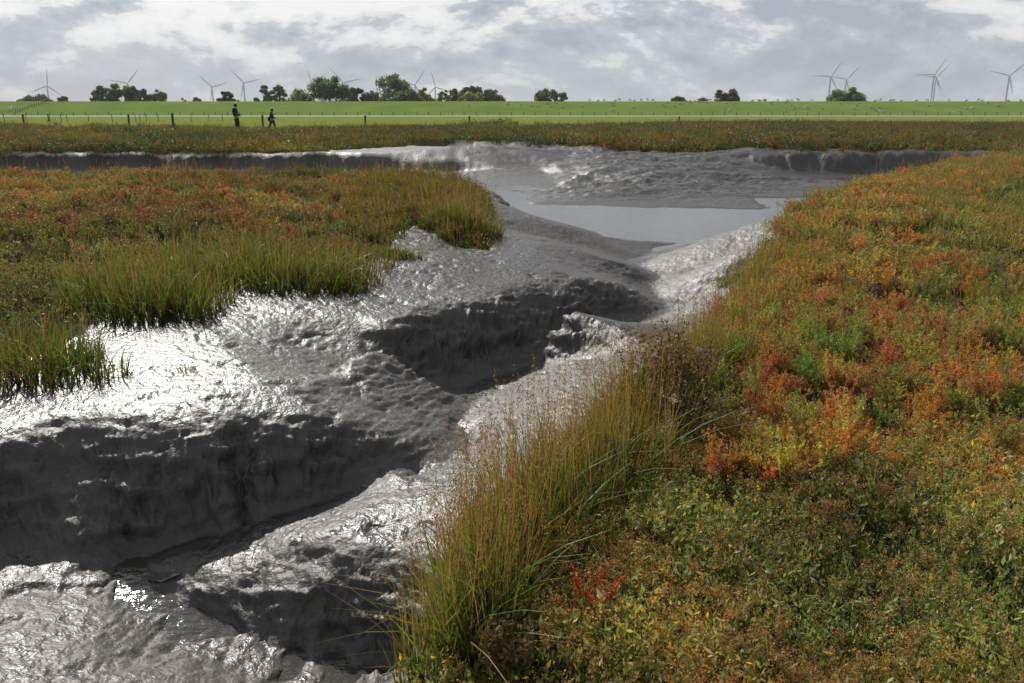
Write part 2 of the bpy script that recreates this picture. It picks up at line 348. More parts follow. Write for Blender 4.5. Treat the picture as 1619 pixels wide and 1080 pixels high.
# level marsh and pasture
for yy in (44, 60, 90): wl(*[(x, yy, 0.0 if yy > 50 else -.05) for x in (-120, -80, -50, -25, -10, 0, 10, 25, 50, 80, 120)])
for xx in (0.6, 2.0, 6.0): wl((xx, -6, 0), (xx, 0, 0), (xx, 1.5, 0))
wl((-6,-6,-.3),(-4,-1,-.4),(-1.2,0.8,-.6),(-.3,1.3,-.5)); wl((-14,-4,-.15),(-14,10,-.1)); wl((-40,-6,0),(-40,14,0)); wl((-120,-6,0),(-120,20,0)); wl((60,-6,0),(60,20,0)); wl((120,-6,0),(120,60,0))
wl((8,5,0),(12,9,.12),(20,16,.28),(30,24,.34))
pts2, zs, edges = [], [], []
for line in L:
    # subdivide
    i0 = len(pts2); cnt = 0
    for a, b in zip(line[:-1], line[1:]):
        n = max(1, min(60, int(math.hypot(b[0]-a[0], b[1]-a[1])/(0.10 + 0.013*abs(a[1]) + .05*max(0, abs(a[0])-26) + .2*max(0, abs(a[1])-42)))))
        for k in range(n):
            t = k/n; pts2.append((a[0]+(b[0]-a[0])*t, a[1]+(b[1]-a[1])*t)); zs.append(a[2]+(b[2]-a[2])*t); cnt += 1
    pts2.append(line[-1][:2]); zs.append(line[-1][2]); cnt += 1
cd = delaunay_2d_cdt([Vector(p) for p in pts2], [], [], 0, 1e-5)
cv = np.array([tuple(v) for v in cd[0]]); orig = cd[3]
cz = np.array([zs[o[0]] if len(o) else 0.0 for o in orig])
tris = cd[2]

# polar sheet
th_d = np.linspace(R(-50), R(50), 1001); th_o = np.linspace(R(50), R(310), 79)[1:-1]
TH = np.concatenate([th_d, th_o]); nT = len(TH)
r1 = np.geomspace(0.25, 1.3, 12)[:-1]; r2 = np.geomspace(1.3, 46, 850); r3 = np.geomspace(46, 9000, 110)[1:]
RR = np.concatenate([r1, r2, r3]); nR = len(RR)
rg, tg = np.meshgrid(RR, TH, indexing='ij')
X = rg*np.sin(tg); Y = rg*np.cos(tg); Z = np.zeros_like(X)
def interp(X, Y):
    Zf = np.zeros(X.size); xf, yf = X.ravel(), Y.ravel()
    # bin search by coarse sort on y
    order = np.argsort(yf); ys = yf[order]
    for t in tris:
        a, b, c = cv[t[0]], cv[t[1]], cv[t[2]]
        det = (b[1]-c[1])*(a[0]-c[0]) + (c[0]-b[0])*(a[1]-c[1])
        if abs(det) < 1e-12: continue
        lo = np.searchsorted(ys, min(a[1], b[1], c[1])); hi = np.searchsorted(ys, max(a[1], b[1], c[1]), 'right')
        idx = order[lo:hi]; x = xf[idx]
        m = (x >= min(a[0], b[0], c[0])) & (x <= max(a[0], b[0], c[0])); idx = idx[m]
        if not len(idx): continue
        x = xf[idx]; y = yf[idx]
        l1 = ((b[1]-c[1])*(x-c[0]) + (c[0]-b[0])*(y-c[1]))/det; l2 = ((c[1]-a[1])*(x-c[0]) + (a[0]-c[0])*(y-c[1]))/det; l3 = 1-l1-l2
        k = (l1 >= -1e-7) & (l2 >= -1e-7) & (l3 >= -1e-7)
        Zf[idx[k]] = l1[k]*cz[t[0]] + l2[k]*cz[t[1]] + l3[k]*cz[t[2]]
    return Zf.reshape(X.shape)
def blur(A, w, passes=2):
    for _ in range(passes):
        for ax in (0, 1):
            k = 2*w+1; Ap = np.pad(A, [(w+1, w) if i == ax else (0, 0) for i in (0, 1)], mode='edge')
            cs = np.cumsum(Ap, axis=ax)
            A = (np.take(cs, range(k, cs.shape[ax]), ax) - np.take(cs, range(0, cs.shape[ax]-k), ax))/k
    return A
# wander the lookup a little so that no control line reads as ruled
wob = np.clip(rg*0.012, 0, 0.25)
Xw = X + wob*fbm(X, Y, 0.9, 3)*1.3 + wob*.5*fbm(X+50, Y, 3.2, 2); Yw = Y + wob*fbm(X+31, Y+7, 0.9, 3)*1.3 + wob*.5*fbm(X-20, Y, 3.2, 2)
Z = interp(Xw, Yw)
Zs = Z.copy(); nD = len(th_d); _b = blur(Z[:, :nD], 4, 2); _c = blur(Z[:, :nD], 1, 2); _k = np.clip((rg[:, :nD]-8)/12, 0, 1); Zs[:, :nD] = _b*(1-_k) + _c*_k; Z = Zs
# marsh masks (world polygons)
POLY_R = [P(*p) for p in [(650,1500),(690,1100),(715,1000),(735,930),(770,850),(830,780),(900,705),(990,650),(1075,595),(1140,515),(1185,445),(1205,400),(1222,365),(1235,338),(1330,300),(1450,274),(1560,254),(1650,244),(1900,234)]] + [(120, 36), (120, -8), (-.2, -8)]
POLY_L = [P(*p) for p in [(-1200,420),(-300,560),(0,535),(90,520),(150,470),(300,462),(350,420),(540,412),(590,385),(650,345),(700,360),(770,365),(775,330),(766,300),(740,288),(600,280),(300,281),(0,282),(-400,285),(-1200,290)]]
_edgef = [(-60,36.2),(-15,36.2),(-9.5,36.6),(-8,38),(-5,41),(-2,44),(2,43),(5,40),(7.5,39),(9,38.5),(10.5,39.5),(12.6,37.2),(16,36.5),(25,37),(60,38),(120,39)]
far_edge = lambda x: np.interp(x, [e[0] for e in _edgef], [e[1] for e in _edgef]) + .0
POLY_F = [(e[0]*1.0, e[1]) for e in [(-120, 38)] + _edgef] + [(300, 400), (-300, 400)]
def vegmask(x, y):
    lf = (x < -8.2) & (y > 35.45)
    wx = x + np.clip(y, 1, 40)*.010*fbm(x, y, 1.4, 3)*2; wy = y + np.clip(y, 1, 40)*.014*fbm(x+9, y, 1.4, 3)*2
    return inpoly(wx, wy, POLY_R) | inpoly(wx, wy, POLY_L), (wy > far_edge(wx)) | lf
mA, mF = vegmask(X, Y); veg = (mA | mF).astype(float)
veg[rg > 60] = 1.0; veg[(Y < 0) & (X > -.3)] = 1
vb = veg.copy(); vb[:, :nD] = blur(veg[:, :nD], 2, 1)
# slope
dzr = np.gradient(Z, axis=0)/np.gradient(rg, axis=0)
dzt = np.zeros_like(Z); dzt[:, :nD] = np.gradient(Z[:, :nD], axis=1)/(rg[:, :nD]*(th_d[1]-th_d[0]))
slope = np.hypot(dzr, dzt); sm = np.clip((slope-0.35)/0.9, 0, 1)*(1-vb); smb = sm.copy(); smb[:, :nD] = blur(sm[:, :nD], 4, 1)
gx = dzr*np.sin(tg) + dzt*np.cos(tg); gy = dzr*np.cos(tg) - dzt*np.sin(tg)
nl = np.sqrt(gx**2 + gy**2 + 1); NX, NY, NZ = -gx/nl, -gy/nl, 1/nl
near = np.clip(1 - (rg-14)/30, 0, 1)
mud = 1 - vb
# clods on scarps (pushed along the surface normal), ripples on flats
YZ = Y + 1.5*Z; XZ = X + .35*Z
clod = fbm(X, Y+Z*2.4, 3.4, 5, 0.55, True)*0.06 + fbm(X+5, Y*.6+Z*2.6, 8.0, 5, 0.62)*0.075 + (np.clip(fbm(X*.8, Y+Z*3.6, 9, 3)-.04, 0, 1)*.13 - np.clip(fbm(X-7, Z*3.5+Y, 11, 2)-.16, 0, 1)*.22)*np.clip(1-rg/16, 0, 1)
fine = np.clip(1-(rg-9)/9, 0, 1)*fbm(XZ, YZ, 42, 2, .6)*.0030
pits = np.clip(fbm(XZ+4, YZ, 7, 3, .6)-.18, 0, 1)*.065*np.clip(1-(rg-10)/10, 0, 1)
lump = fine - pits + fbm(XZ, YZ, 1.8, 2)*0.012 + fbm(XZ+3, YZ, 13, 4, .6)*0.0075*(.5+1.2*np.clip(fbm(X-8, Y, 1.1, 2)+.4, 0, 1)) + fbm(XZ, YZ*.7, 24, 3, .55, True)*0.004
bigl = fbm(X, Y, .55, 2)*.05*np.clip(rg/10, 0, 1) + np.clip((rg-22)/4, 0, 1)*(X > -2)*(fbm(X*.55, Y*1.1, .9, 4, .55, True)*.10 + fbm(X*.8, Y, 3.0, 3, .6, True)*.05)*np.clip((Z+1.02)/.12, 0, 1)
floor_ = np.clip((Z+np.interp(Y, [3.35, 3.75, 4.3, 5, 7], [1.0, .97, .82, .76, .86]))/.14, 0, 1)           # keep stream beds calm
med = np.clip((slope-.12)/.4, 0, 1)
calm = 1 - .6*np.exp(-((X+.75)/.55)**2 - ((Y-4.2)/.30)**2)
D_ = mud*calm*(smb*clod*(0.35+.65*floor_)*np.where(rg < 6.5, .75, 1) + (1-smb)*lump*(0.55+.35*med) + bigl)
D_ *= np.where(rg > 28, 1-.65*np.clip((rg-27)/4, 0, 1)*np.clip((4-X)/3, 0, 1), 1)
D_ = np.where(rg > 46, 0, D_)*np.clip(1.0, 0, 1)
hum = vb*(fbm(X, Y, 1.6, 3)*0.14 + np.clip(1-rg/12, 0, 1)*fbm(X, Y, 3.6, 2)*.10 + fbm(X, Y, .45, 2)*.07)*np.clip(1-(rg-55)/40, 0, 1)
VX = X + NX*D_; VY = Y + NY*D_; VZ = Z + NZ*D_ + hum
_z1, _z2 = fbm(X, Y, .35, 3), fbm(X, Y, 3.0, 3)
VZ = np.where((rg > 46), Z + hum, VZ)
def zg(x, y):
    r = np.hypot(x, y); t = np.arctan2(x, y); t = np.clip(t, th_d[0], th_d[-1]-1e-6)
    i = np.interp(r, RR, np.arange(nR)); j = (t-th_d[0])/(th_d[1]-th_d[0])
    i0 = np.clip(i.astype(int), 0, nR-2); j0 = np.clip(j.astype(int), 0, nD-2); a = i-i0; b = j-j0
    return (VZ[i0, j0]*(1-a)*(1-b) + VZ[i0+1, j0]*a*(1-b) + VZ[i0, j0+1]*(1-a)*b + VZ[i0+1, j0+1]*a*b)
pastm = np.clip((Y + 10*fbm(X, Y, .08, 3) - np.interp(X, [-60, -20, 0, 20, 60], [78, 66, 72, 92, 100]))/3.0, 0, 1)
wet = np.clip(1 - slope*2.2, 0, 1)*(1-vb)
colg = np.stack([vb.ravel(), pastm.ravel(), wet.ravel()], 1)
V = np.stack([VX.ravel(), VY.ravel(), VZ.ravel()], 1)
ii, jj = np.meshgrid(np.arange(nR-1), np.arange(nT), indexing='ij'); j2 = (jj+1) % nT
F = np.stack([ii*nT+jj, ii*nT+j2, (ii+1)*nT+j2, (ii+1)*nT+jj], -1).reshape(-1, 4)
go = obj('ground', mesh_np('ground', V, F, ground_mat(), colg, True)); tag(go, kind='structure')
# the far flat ground carries on, closed under the viewer
mb = MB(); mb.v = [(-.3, -.3, -.003), (.3, -.3, -.003), (.3, .3, -.003), (-.3, .3, -.003)]; 

# ------------------------------------------------------------------ water
def sheet(name, poly, z, mat, label=None):
    mb = MB(); mb.v = [(x, y, z) for x, y in poly]; mb.f = [tuple(range(len(poly)))]
    o = mb.build(name, mat, smooth=False); tag(o, kind='structure'); return o
M_w1 = water_mat('creek_water', (0.06, 0.062, 0.066), 0.007, 8); M_w2 = water_mat('stream_water', (0.055, 0.05, 0.042), 0.008, 22)
sheet('water', [(-2.6, 17.5), (0.2, 16.2), (3.2, 14.0), (6, 14.5), (14, 21), (30, 30), (46, 37), (46, 40), (20, 34), (9, 31), (0, 31), (-3, 28)], -1.0, M_w1)
_st = [P(*p) for p in STREAM]; mb = MB()
for k_ in range(len(_st)):
    p0, p1 = Vector(_st[max(0, k_-1)]), Vector(_st[min(len(_st)-1, k_+1)]); d_ = (p1-p0).normalized(); n_ = Vector((-d_.y, d_.x, 0)).normalized(); c_ = Vector(_st[k_])
    for q_ in (-2, -1, 0, 1, 2): mb.v.append(tuple(c_ + n_*q_*.11 + Vector((0, 0, -.0))))
for k_ in range(len(_st)-1):
    for q_ in range(4): i_ = k_*5+q_; mb.f.append((i_, i_+1, i_+6, i_+5))
tag(mb.build('stream_water', M_w2), kind='structure')
sheet('puddle_water', [(-50, 22), (-8, 22.5), (-8, 34.6), (-50, 34.6)], -.94, M_w1)

# ------------------------------------------------------------------ plant geometry (numpy)
class Lv:
    def __init__(s): s.V = []; s.F = []; s.Cc = []; s.n = 0
    def add(s, V, F, col):
        s.V.append(V); s.F.append(F + s.n); s.Cc.append(col); s.n += len(V)
    def mesh(s, name, mat): return mesh_np(name, np.concatenate(s.V), np.concatenate(s.F), mat, np.concatenate(s.Cc))
def blades(lv, base, h, w, lean, col0, col1, az=None, segs=3, rg_=rng, curl=1.6, vary=.25):
    N = len(base)
    if N == 0: return
    az = rg_.uniform(0, 2*np.pi, N) if az is None else az
    h = np.broadcast_to(h, N); w = np.broadcast_to(w, N); lean = np.broadcast_to(lean, N)
    t = np.linspace(0, 1, segs+1)[None, :]
    hor = (lean*h)[:, None]*t**curl; ver = h[:, None]*t*(1 - .25*lean[:, None]*t)
    fa = rg_.uniform(0, 2*np.pi, N)
    cx = base[:, 0, None] + np.cos(az)[:, None]*hor; cy = base[:, 1, None] + np.sin(az)[:, None]*hor; cz_ = base[:, 2, None] + ver
    ww = w[:, None]*(1 - .93*t**1.5)*.5
    ox = np.cos(fa)[:, None]*ww; oy = np.sin(fa)[:, None]*ww
    A = np.stack([cx-ox, cy-oy, cz_], -1); B = np.stack([cx+ox, cy+oy, cz_], -1)
    V = np.stack([A, B], 2).reshape(N, -1, 3)      # N, 2*(segs+1), 3
    k = 2*(segs+1); q = np.array([[2*i, 2*i+1, 2*i+3, 2*i+2] for i in range(segs)])
    F = (np.arange(N)[:, None, None]*k + q[None]).reshape(-1, 4)
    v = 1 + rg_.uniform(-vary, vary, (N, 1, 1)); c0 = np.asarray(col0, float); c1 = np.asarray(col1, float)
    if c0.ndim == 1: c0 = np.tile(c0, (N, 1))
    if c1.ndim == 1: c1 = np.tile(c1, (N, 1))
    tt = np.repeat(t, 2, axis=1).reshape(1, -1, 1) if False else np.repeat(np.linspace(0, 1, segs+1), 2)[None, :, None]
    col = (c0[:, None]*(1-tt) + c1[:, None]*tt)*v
    lv.add(V.reshape(-1, 3), F, col.reshape(-1, 3))
def leaves(lv, c, size, asp, col, vary=.3, up=.0, rg_=rng):
    """diamond leaves at centres c"""
    N = len(c); d = rg_.normal(size=(N, 3)); d[:, 2] += up; d /= np.linalg.norm(d, axis=1)[:, None]
    e = np.cross(d, rg_.normal(size=(N, 3))); e /= np.linalg.norm(e, axis=1)[:, None] + 1e-9
    s = np.broadcast_to(size, N)[:, None]*rg_.uniform(.7, 1.3, (N, 1)); 
    V = np.stack([c - d*s*.5, c + e*s*asp*.5 - d*s*.05, c + d*s*.5, c - e*s*asp*.5 - d*s*.05], 1)
    col = np.asarray(col, float)
    if col.ndim == 1: col = np.tile(col, (N, 1))
    col = col*(1 + rg_.uniform(-vary, vary, (N, 1)))
    lv.add(V.reshape(-1, 3), np.arange(4*N).reshape(N, 4), np.repeat(col, 4, 0))
def seedheads(lv, tips, col, n=9, L_=.10, size=.008, rg_=rng):
    N = len(tips)
    if N == 0: return
    t = rg_.uniform(0, 1, (N, n, 1)); c = tips[:, None, :] - np.array([0, 0, 1.0])*t*L_ + rg_.normal(size=(N, n, 3))*.004
    leaves(lv, c.reshape(-1, 3), size, .45, col, .3, up=2.0, rg_=rg_)

PROTO = {}
def proto_set(key, name, fn, n):
    c = bpy.data.collections.new(key)
    for i in range(n):
        lv = Lv(); fn(lv, i, np.random.default_rng(100+i)); o = bpy.data.objects.new(name, lv.mesh(name, M_leafi)); c.objects.link(o)
    PROTO[key] = (c, n)
def p_grass(H, wid, nb, tan, rad=.05):
    def f(lv, i, g):
        b = np.zeros((nb, 3)); b[:, :2] = g.normal(size=(nb, 2))*rad; b[:, 2] = -.02
        h = H*g.uniform(.45, 1.05, nb); mixv = g.uniform(0, 1, (nb, 1)) < tan
        c0 = np.where(mixv, (.16, .12, .05), (.055, .10, .018)); c1 = np.where(mixv, (.26, .18, .06), (.14, .20, .035))
        blades(lv, b, h, wid*g.uniform(.6, 1.2, nb), g.uniform(.05, .6, nb), c0, c1, segs=3, rg_=g)
        ns = max(1, int(nb*.10)); b2 = b[:ns]; hh = H*g.uniform(1.0, 1.35, ns)
        blades(lv, b2, hh, wid*.5, .04, (.16, .13, .05), (.30, .20, .09), segs=2, rg_=g)
        tips = b2 + np.stack([np.zeros(ns), np.zeros(ns), hh], 1); seedheads(lv, tips, (.27, .18, .08), 10, H*.28, wid*1.6, g)
    return f
def p_blite(H, rad, ns, nb, nl, ls, up=1.0):
    """feathery sea-blite : stems -> branchlets -> bead leaves"""
    def f(lv, i, g):
        a = g.uniform(0, 2*np.pi, ns); ln = g.uniform(.15, 1.0, ns)*rad; tip = np.stack([np.cos(a)*ln, np.sin(a)*ln, H*g.uniform(.55, 1.1, ns)*(1-.35*(ln/rad)**2)], 1)
        base = tip*np.array([.15, .15, 0])
        t = g.uniform(.25, 1, (ns, nb, 1)); q = base[:, None] + (tip-base)[:, None]*t**np.array([1.4, 1.4, .9])
        bd = g.normal(size=(ns, nb, 3))*.6 + (tip-base)[:, None]/H*.6; bd[..., 2] += .5*up; bd /= np.linalg.norm(bd, axis=2)[..., None]
        bl = H*.36*(1.15-t)
        s = (np.arange(nl)+.5)/nl; c = q[:, :, None] + bd[:, :, None]*bl[..., None]*s[None, None, :, None]
        c = c + g.normal(size=c.shape)*ls*.25
        shade = np.repeat((g.uniform(.75, 1.25, (ns, 1, 1, 1))*np.ones((ns, nb, nl, 1))).reshape(-1, 1), 3, 1)
        hue = np.stack([np.ones(ns), g.uniform(.75, 1.35, ns), g.uniform(.6, 1.3, ns)], 1)[:, None, None, :]*np.ones((ns, nb, nl, 3))
        leaves(lv, c.reshape(-1, 3), ls, .42, shade*hue.reshape(-1, 3), .25, up=.8*up, rg_=g)
        bb = base + np.array([0, 0, -.02]); 
        d = tip-base; blades(lv, bb, H*.9*np.ones(ns), ls*.35, np.clip(ln/H, 0, 2.2), (.7, .55, .5), (.8, .7, .6), az=a, segs=2, rg_=g)
    return f
def p_cover(rad, H, nlf, nsd, ls):
    """purslane : upright shoots with blunt grey-green leaves, some topped by spikes of brown seed"""
    def f(lv, i, g):
        ns = max(8, nlf//7); r = rad*np.sqrt(g.uniform(0, 1, ns)); a = g.uniform(0, 2*np.pi, ns)
        foot = np.stack([np.cos(a)*r*.7, np.sin(a)*r*.7, 0*r], 1); hh = H*g.uniform(.45, 1.1, ns)*(1-.45*(r/rad)**2)
        tip = foot + np.stack([np.cos(a)*r*.5 + g.normal(size=ns)*.15*H, np.sin(a)*r*.5 + g.normal(size=ns)*.15*H, hh], 1)
        blades(lv, foot, hh*.95, ls*.13, .35, (.12, .08, .05), (.15, .12, .06), az=a, segs=2, rg_=g)
        t = g.uniform(.3, 1, (ns, 7, 1)); c = foot[:, None]*(1-t) + tip[:, None]*t + g.normal(size=(ns, 7, 3))*ls*.35
        pal = np.array([(.15, .18, .10), (.12, .165, .06), (.20, .23, .14), (.08, .13, .04), (.42, .27, .05)])
        sh = g.choice(4, ns, p=[.36, .27, .2, .17]); ci = np.repeat(sh, 7); ci[g.uniform(size=ns*7) < .025] = 4
        leaves(lv, c.reshape(-1, 3), ls, .34, pal[ci], .22, up=1.3, rg_=g)
        k = max(3, nsd//16); q = g.integers(0, ns, k); tp = tip[q]
        t = g.uniform(0, 1, (k, 16, 1)); d = g.normal(size=(k, 1, 3))*.5; d[..., 2] = 1
        cc = tp[:, None] + d*t*H*.32 + g.normal(size=(k, 16, 3))*ls*.22
        pal = np.array([(.23, .165, .09), (.17, .125, .07), (.29, .19, .10), (.20, .16, .075)]); leaves(lv, cc.reshape(-1, 3), ls*.26, .8, np.repeat(pal[g.choice(4, k)], 16, 0), .3, rg_=g)
    return f
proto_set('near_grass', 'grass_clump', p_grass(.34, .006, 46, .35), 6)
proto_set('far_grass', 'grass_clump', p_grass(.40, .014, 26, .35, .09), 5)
proto_set('near_blite', 'sea_blite', p_blite(.25, .17, 14, 15, 9, .0105), 7)
proto_set('mid_blite', 'sea_blite', p_blite(.21, .19, 11, 9, 4, .020), 6)
proto_set('far_blite', 'sea_blite', p_blite(.30, .34, 9, 7, 3, .055), 5)
proto_set('near_cover', 'purslane', p_cover(.11, .088, 230, 150, .0195), 7)
proto_set('near_seed', 'purslane', p_cover(.11, .092, 90, 780, .018), 6)
proto_set('mid_cover', 'purslane', p_cover(.20, .13, 110, 130, .032), 5)
proto_set('far_cover', 'shrub', p_cover(.5, .34, 120, 90, .085), 5)

def scatter(name, key, pts, scale, tint, label, cat):
    col, n = PROTO[key]; N = len(pts); g = np.random.default_rng(N)
    me = bpy.data.meshes.new(name); me.vertices.add(N); me.vertices.foreach_set('co', np.asarray(pts, np.float32).ravel())
    def at(nm, ty, data, fld='value'):
        a = me.attributes.new(nm, ty, 'POINT'); a.data.foreach_set(fld, np.ascontiguousarray(data).ravel())
    rot = np.stack([g.normal(size=N)*.12, g.normal(size=N)*.12, g.uniform(0, 6.283, N)], 1).astype(np.float32)
    at('rot', 'FLOAT_VECTOR', rot, 'vector'); at('scl', 'FLOAT', np.asarray(scale, np.float32))
    at('idx', 'INT', g.integers(0, n, N).astype(np.int32)); at('tint', 'FLOAT_COLOR', np.concatenate([tint, np.ones((N, 1))], 1).astype(np.float32), 'color')
    o = obj(name, me); tag(o, label, cat, kind='stuff')
    ng = bpy.data.node_groups.new(name, 'GeometryNodeTree')
    ng.interface.new_socket('Geometry', in_out='INPUT', socket_type='NodeSocketGeometry'); ng.interface.new_socket('Geometry', in_out='OUTPUT', socket_type='NodeSocketGeometry')
    gi = ng.nodes.new('NodeGroupInput'); goo = ng.nodes.new('NodeGroupOutput'); ip = ng.nodes.new('GeometryNodeInstanceOnPoints')
    ci = ng.nodes.new('GeometryNodeCollectionInfo'); ci.inputs[0].default_value = col; ci.inputs['Separate Children'].default_value = True; ci.inputs['Reset Children'].default_value = True
    def na(nm, ty):
        x = ng.nodes.new('GeometryNodeInputNamedAttribute'); x.data_type = ty; x.inputs[0].default_value = nm; return x.outputs[0]
    ng.links.new(gi.outputs[0], ip.inputs['Points']); ng.links.new(ci.outputs[0], ip.inputs['Instance']); ip.inputs['Pick Instance'].default_value = True
    ng.links.new(na('idx', 'INT'), ip.inputs['Instance Index'])
    er = ng.nodes.new('FunctionNodeEulerToRotation'); ng.links.new(na('rot', 'FLOAT_VECTOR'), er.inputs[0]); ng.links.new(er.outputs[0], ip.inputs['Rotation'])
    ng.links.new(na('scl', 'FLOAT'), ip.inputs['Scale']); ng.links.new(ip.outputs[0], goo.inputs[0])
    md = o.modifiers.new('scatter', 'NODES'); md.node_group = ng
    return o
def pts_in(x0, x1, y0, y1, n, test, g=rng):
    x = g.uniform(x0, x1, n); y = g.uniform(y0, y1, n); m = test(x, y); x, y = x[m], y[m]
    a = np.abs(np.arctan2(x, y)) < R(44); return x[a], y[a]
def pick(w, cols, g=rng, jit=.22):
    """w (N,k) weights -> colour rows"""
    w = np.maximum(w, 0); w = w/w.sum(1, keepdims=True); c = np.cumsum(w, 1); k = (g.uniform(size=(len(w), 1)) > c).sum(1); k = np.minimum(k, w.shape[1]-1)
    return np.asarray(cols)[k]*(1 + g.uniform(-jit, jit, (len(w), 1)))
# colours of sea-blite
ORANGE, RED, YEL, OLIVE, GREEN, RUST = (.46, .205, .075), (.38, .12, .08), (.36, .28, .085), (.27, .25, .085), (.17, .23, .06), (.32, .18, .08)
BC = [ORANGE, RED, YEL, OLIVE, GREEN, RUST]

inR = lambda x, y: vegmask(x, y)[0] & inpoly(x, y, [(p[0]-.3, p[1]) for p in POLY_R])
inL = lambda x, y: inpoly(x, y, POLY_L)
inF = lambda x, y: vegmask(x, y)[1]
def gb(px, py, cx, cy, sx, sy): return np.exp(-((px-cx)/sx)**2 - ((py-cy)/sy)**2)
def place(x, y): return np.stack([x, y, zg(x, y)], 1)

# -- right marsh : where the red growth stands and where the low grey-green cover does
def red_w(x, y):
    px, py = topx(x, y, 0*x)
    w = gb(px, py, 1380, 430, 260, 240) + .9*gb(px, py, 1270, 650, 130, 90) + .8*gb(px, py, 1450, 610, 150, 90) + .9*gb(px, py, 1450, 290, 200, 60) + .35*gb(px, py, 930, 960, 60, 30) + .45*gb(px, py, 1200, 770, 110, 30) + .4*gb(px, py, 850, 850, 50, 60) + .15*gb(px, py, 1080, 1040, 90, 40)
    w -= .8*gb(px, py, 1560, 360, 110, 90) 
    return (w + .34*fbm(x, y, 1.1, 3))*np.where(py > 800, .62, 1) + .1*fbm(x, y, 4, 2)
def band(key, y0, y1, dens, fn, test, name, label, cat, x0=-1.5, x1=32, smin=.75, smax=1.25, ext=None):
    n = int(dens*(x1-x0)*(y1-y0)); x, y = pts_in(x0, x1, y0, y1, n, test); r = np.hypot(x, y); m = (r >= y0) & (r < y1)
    x, y = x[m], y[m]; keep, tint = fn(x, y); x, y, tint = x[keep], y[keep], tint[keep]
    if not len(x): return
    s = rng.uniform(smin, smax, len(x)); scatter(name, key, place(x, y), s, tint, label, cat)
def f_blite_R(x, y):
    w = red_w(x, y); px, py = topx(x, y, 0*x); keep = w > rng.uniform(.1, .72, len(x)); a = fbm(x+3, y, .9, 3) + .3*fbm(x, y, 3, 2)
    W = np.stack([.42+a*.9, .14-a*.7+.8*gb(px, py, 1320, 680, 45, 30)+.25*gb(px, py, 1250, 600, 150, 120), .22+a, .55-.3*a+0*x, .30+0*x, .18-.3*a], 1)
    return keep, pick(W, BC)
def f_cover_R(x, y):
    w = red_w(x, y); keep = (w < rng.uniform(.3, .75, len(x))) | (rng.uniform(size=len(x)) < .25); a = fbm(x, y, 1.4, 3)
    return keep, np.stack([1.42+.5*a+0*x, 1.30-.1*a, 1.02-.2*a], 1)*np.array([1.06, 1.06, .98])*(1 + .9*np.clip(fbm(x-9, y, 2.4, 3), -.35, .35))[:, None]*(1+rng.uniform(-.25, .25, (len(x), 1)))
def f_grass_R(x, y):
    px, py = topx(x, y, 0*x)
    w = 1.2*gb(px, py, 1575, 360, 120, 130) + .12 + .5*fbm(x, y, 1.0, 3)
    # strip along the bank edge
    d = np.full(len(x), 9.0)
    E = np.array([p[:2] for p in POLY_R[1:19]])
    for a, b in zip(E[:-1], E[1:]):
        ab = b-a; t = np.clip(((x-a[0])*ab[0]+(y-a[1])*ab[1])/(ab@ab), 0, 1); d = np.minimum(d, np.hypot(x-a[0]-t*ab[0], y-a[1]-t*ab[1]))
    w += .75*np.exp(-(d/(.30+.03*y))**2); w *= np.where((px > 1050) & (py > 700), .10, 1)
    keep = w*np.where(y < 6, .55, 1) > rng.uniform(.2, 1.0, len(x)); a = fbm(x, y, .8, 2)
    return keep, np.stack([1+.5*a+.25*rng.uniform(-1, 1, len(x)), 1+.1*a, 1+0*x], 1)
def f_blite_all(x, y): return np.ones(len(x), bool), None
band('near_cover', 1.2, 6.5, 135, f_cover_R, inR, 'ground_cover', 'low grey-green purslane with brown seed clusters carpeting the near right bank', 'ground cover', x1=7, smin=.6, smax=1.6)
def f_seed_R(x, y):
    k, t = f_cover_R(x, y); px, py = topx(x, y, 0*x); return k & (fbm(x+20, y, 1.3, 3) + .25*gb(px, py, 1400, 850, 250, 120) > rng.uniform(-.1, .25, len(x))), t*np.array([.95, .8, .85])
band('near_seed', 1.2, 6.5, 90, f_seed_R, inR, 'ground_cover', 'brown seeding purslane growing in patches through the near right carpet', 'ground cover', x1=7, smin=.7, smax=1.5)
band('mid_cover', 6.5, 32, 22, f_cover_R, inR, 'ground_cover', 'dull green undergrowth covering the right bank beyond the near carpet', 'ground cover')
band('near_blite', 1.2, 7, 100, f_blite_R, inR, 'sea_blite', 'feathery orange and red sea blite on the near right bank', 'sea blite', x1=7, smin=.45, smax=1.2)
band('mid_blite', 7, 32, 26, f_blite_R, inR, 'sea_blite', 'orange and rust sea blite spreading over the far part of the right bank', 'sea blite')
band('near_grass', 2.0, 9, 42, f_grass_R, inR, 'grass', 'green and straw grass growing along the near edge of the right bank', 'grass', x1=9, smin=.5, smax=1.05)
band('far_grass', 9, 32, 16, f_grass_R, inR, 'grass', 'green and straw grass growing on the far part of the right bank', 'grass', smin=.5, smax=.95)
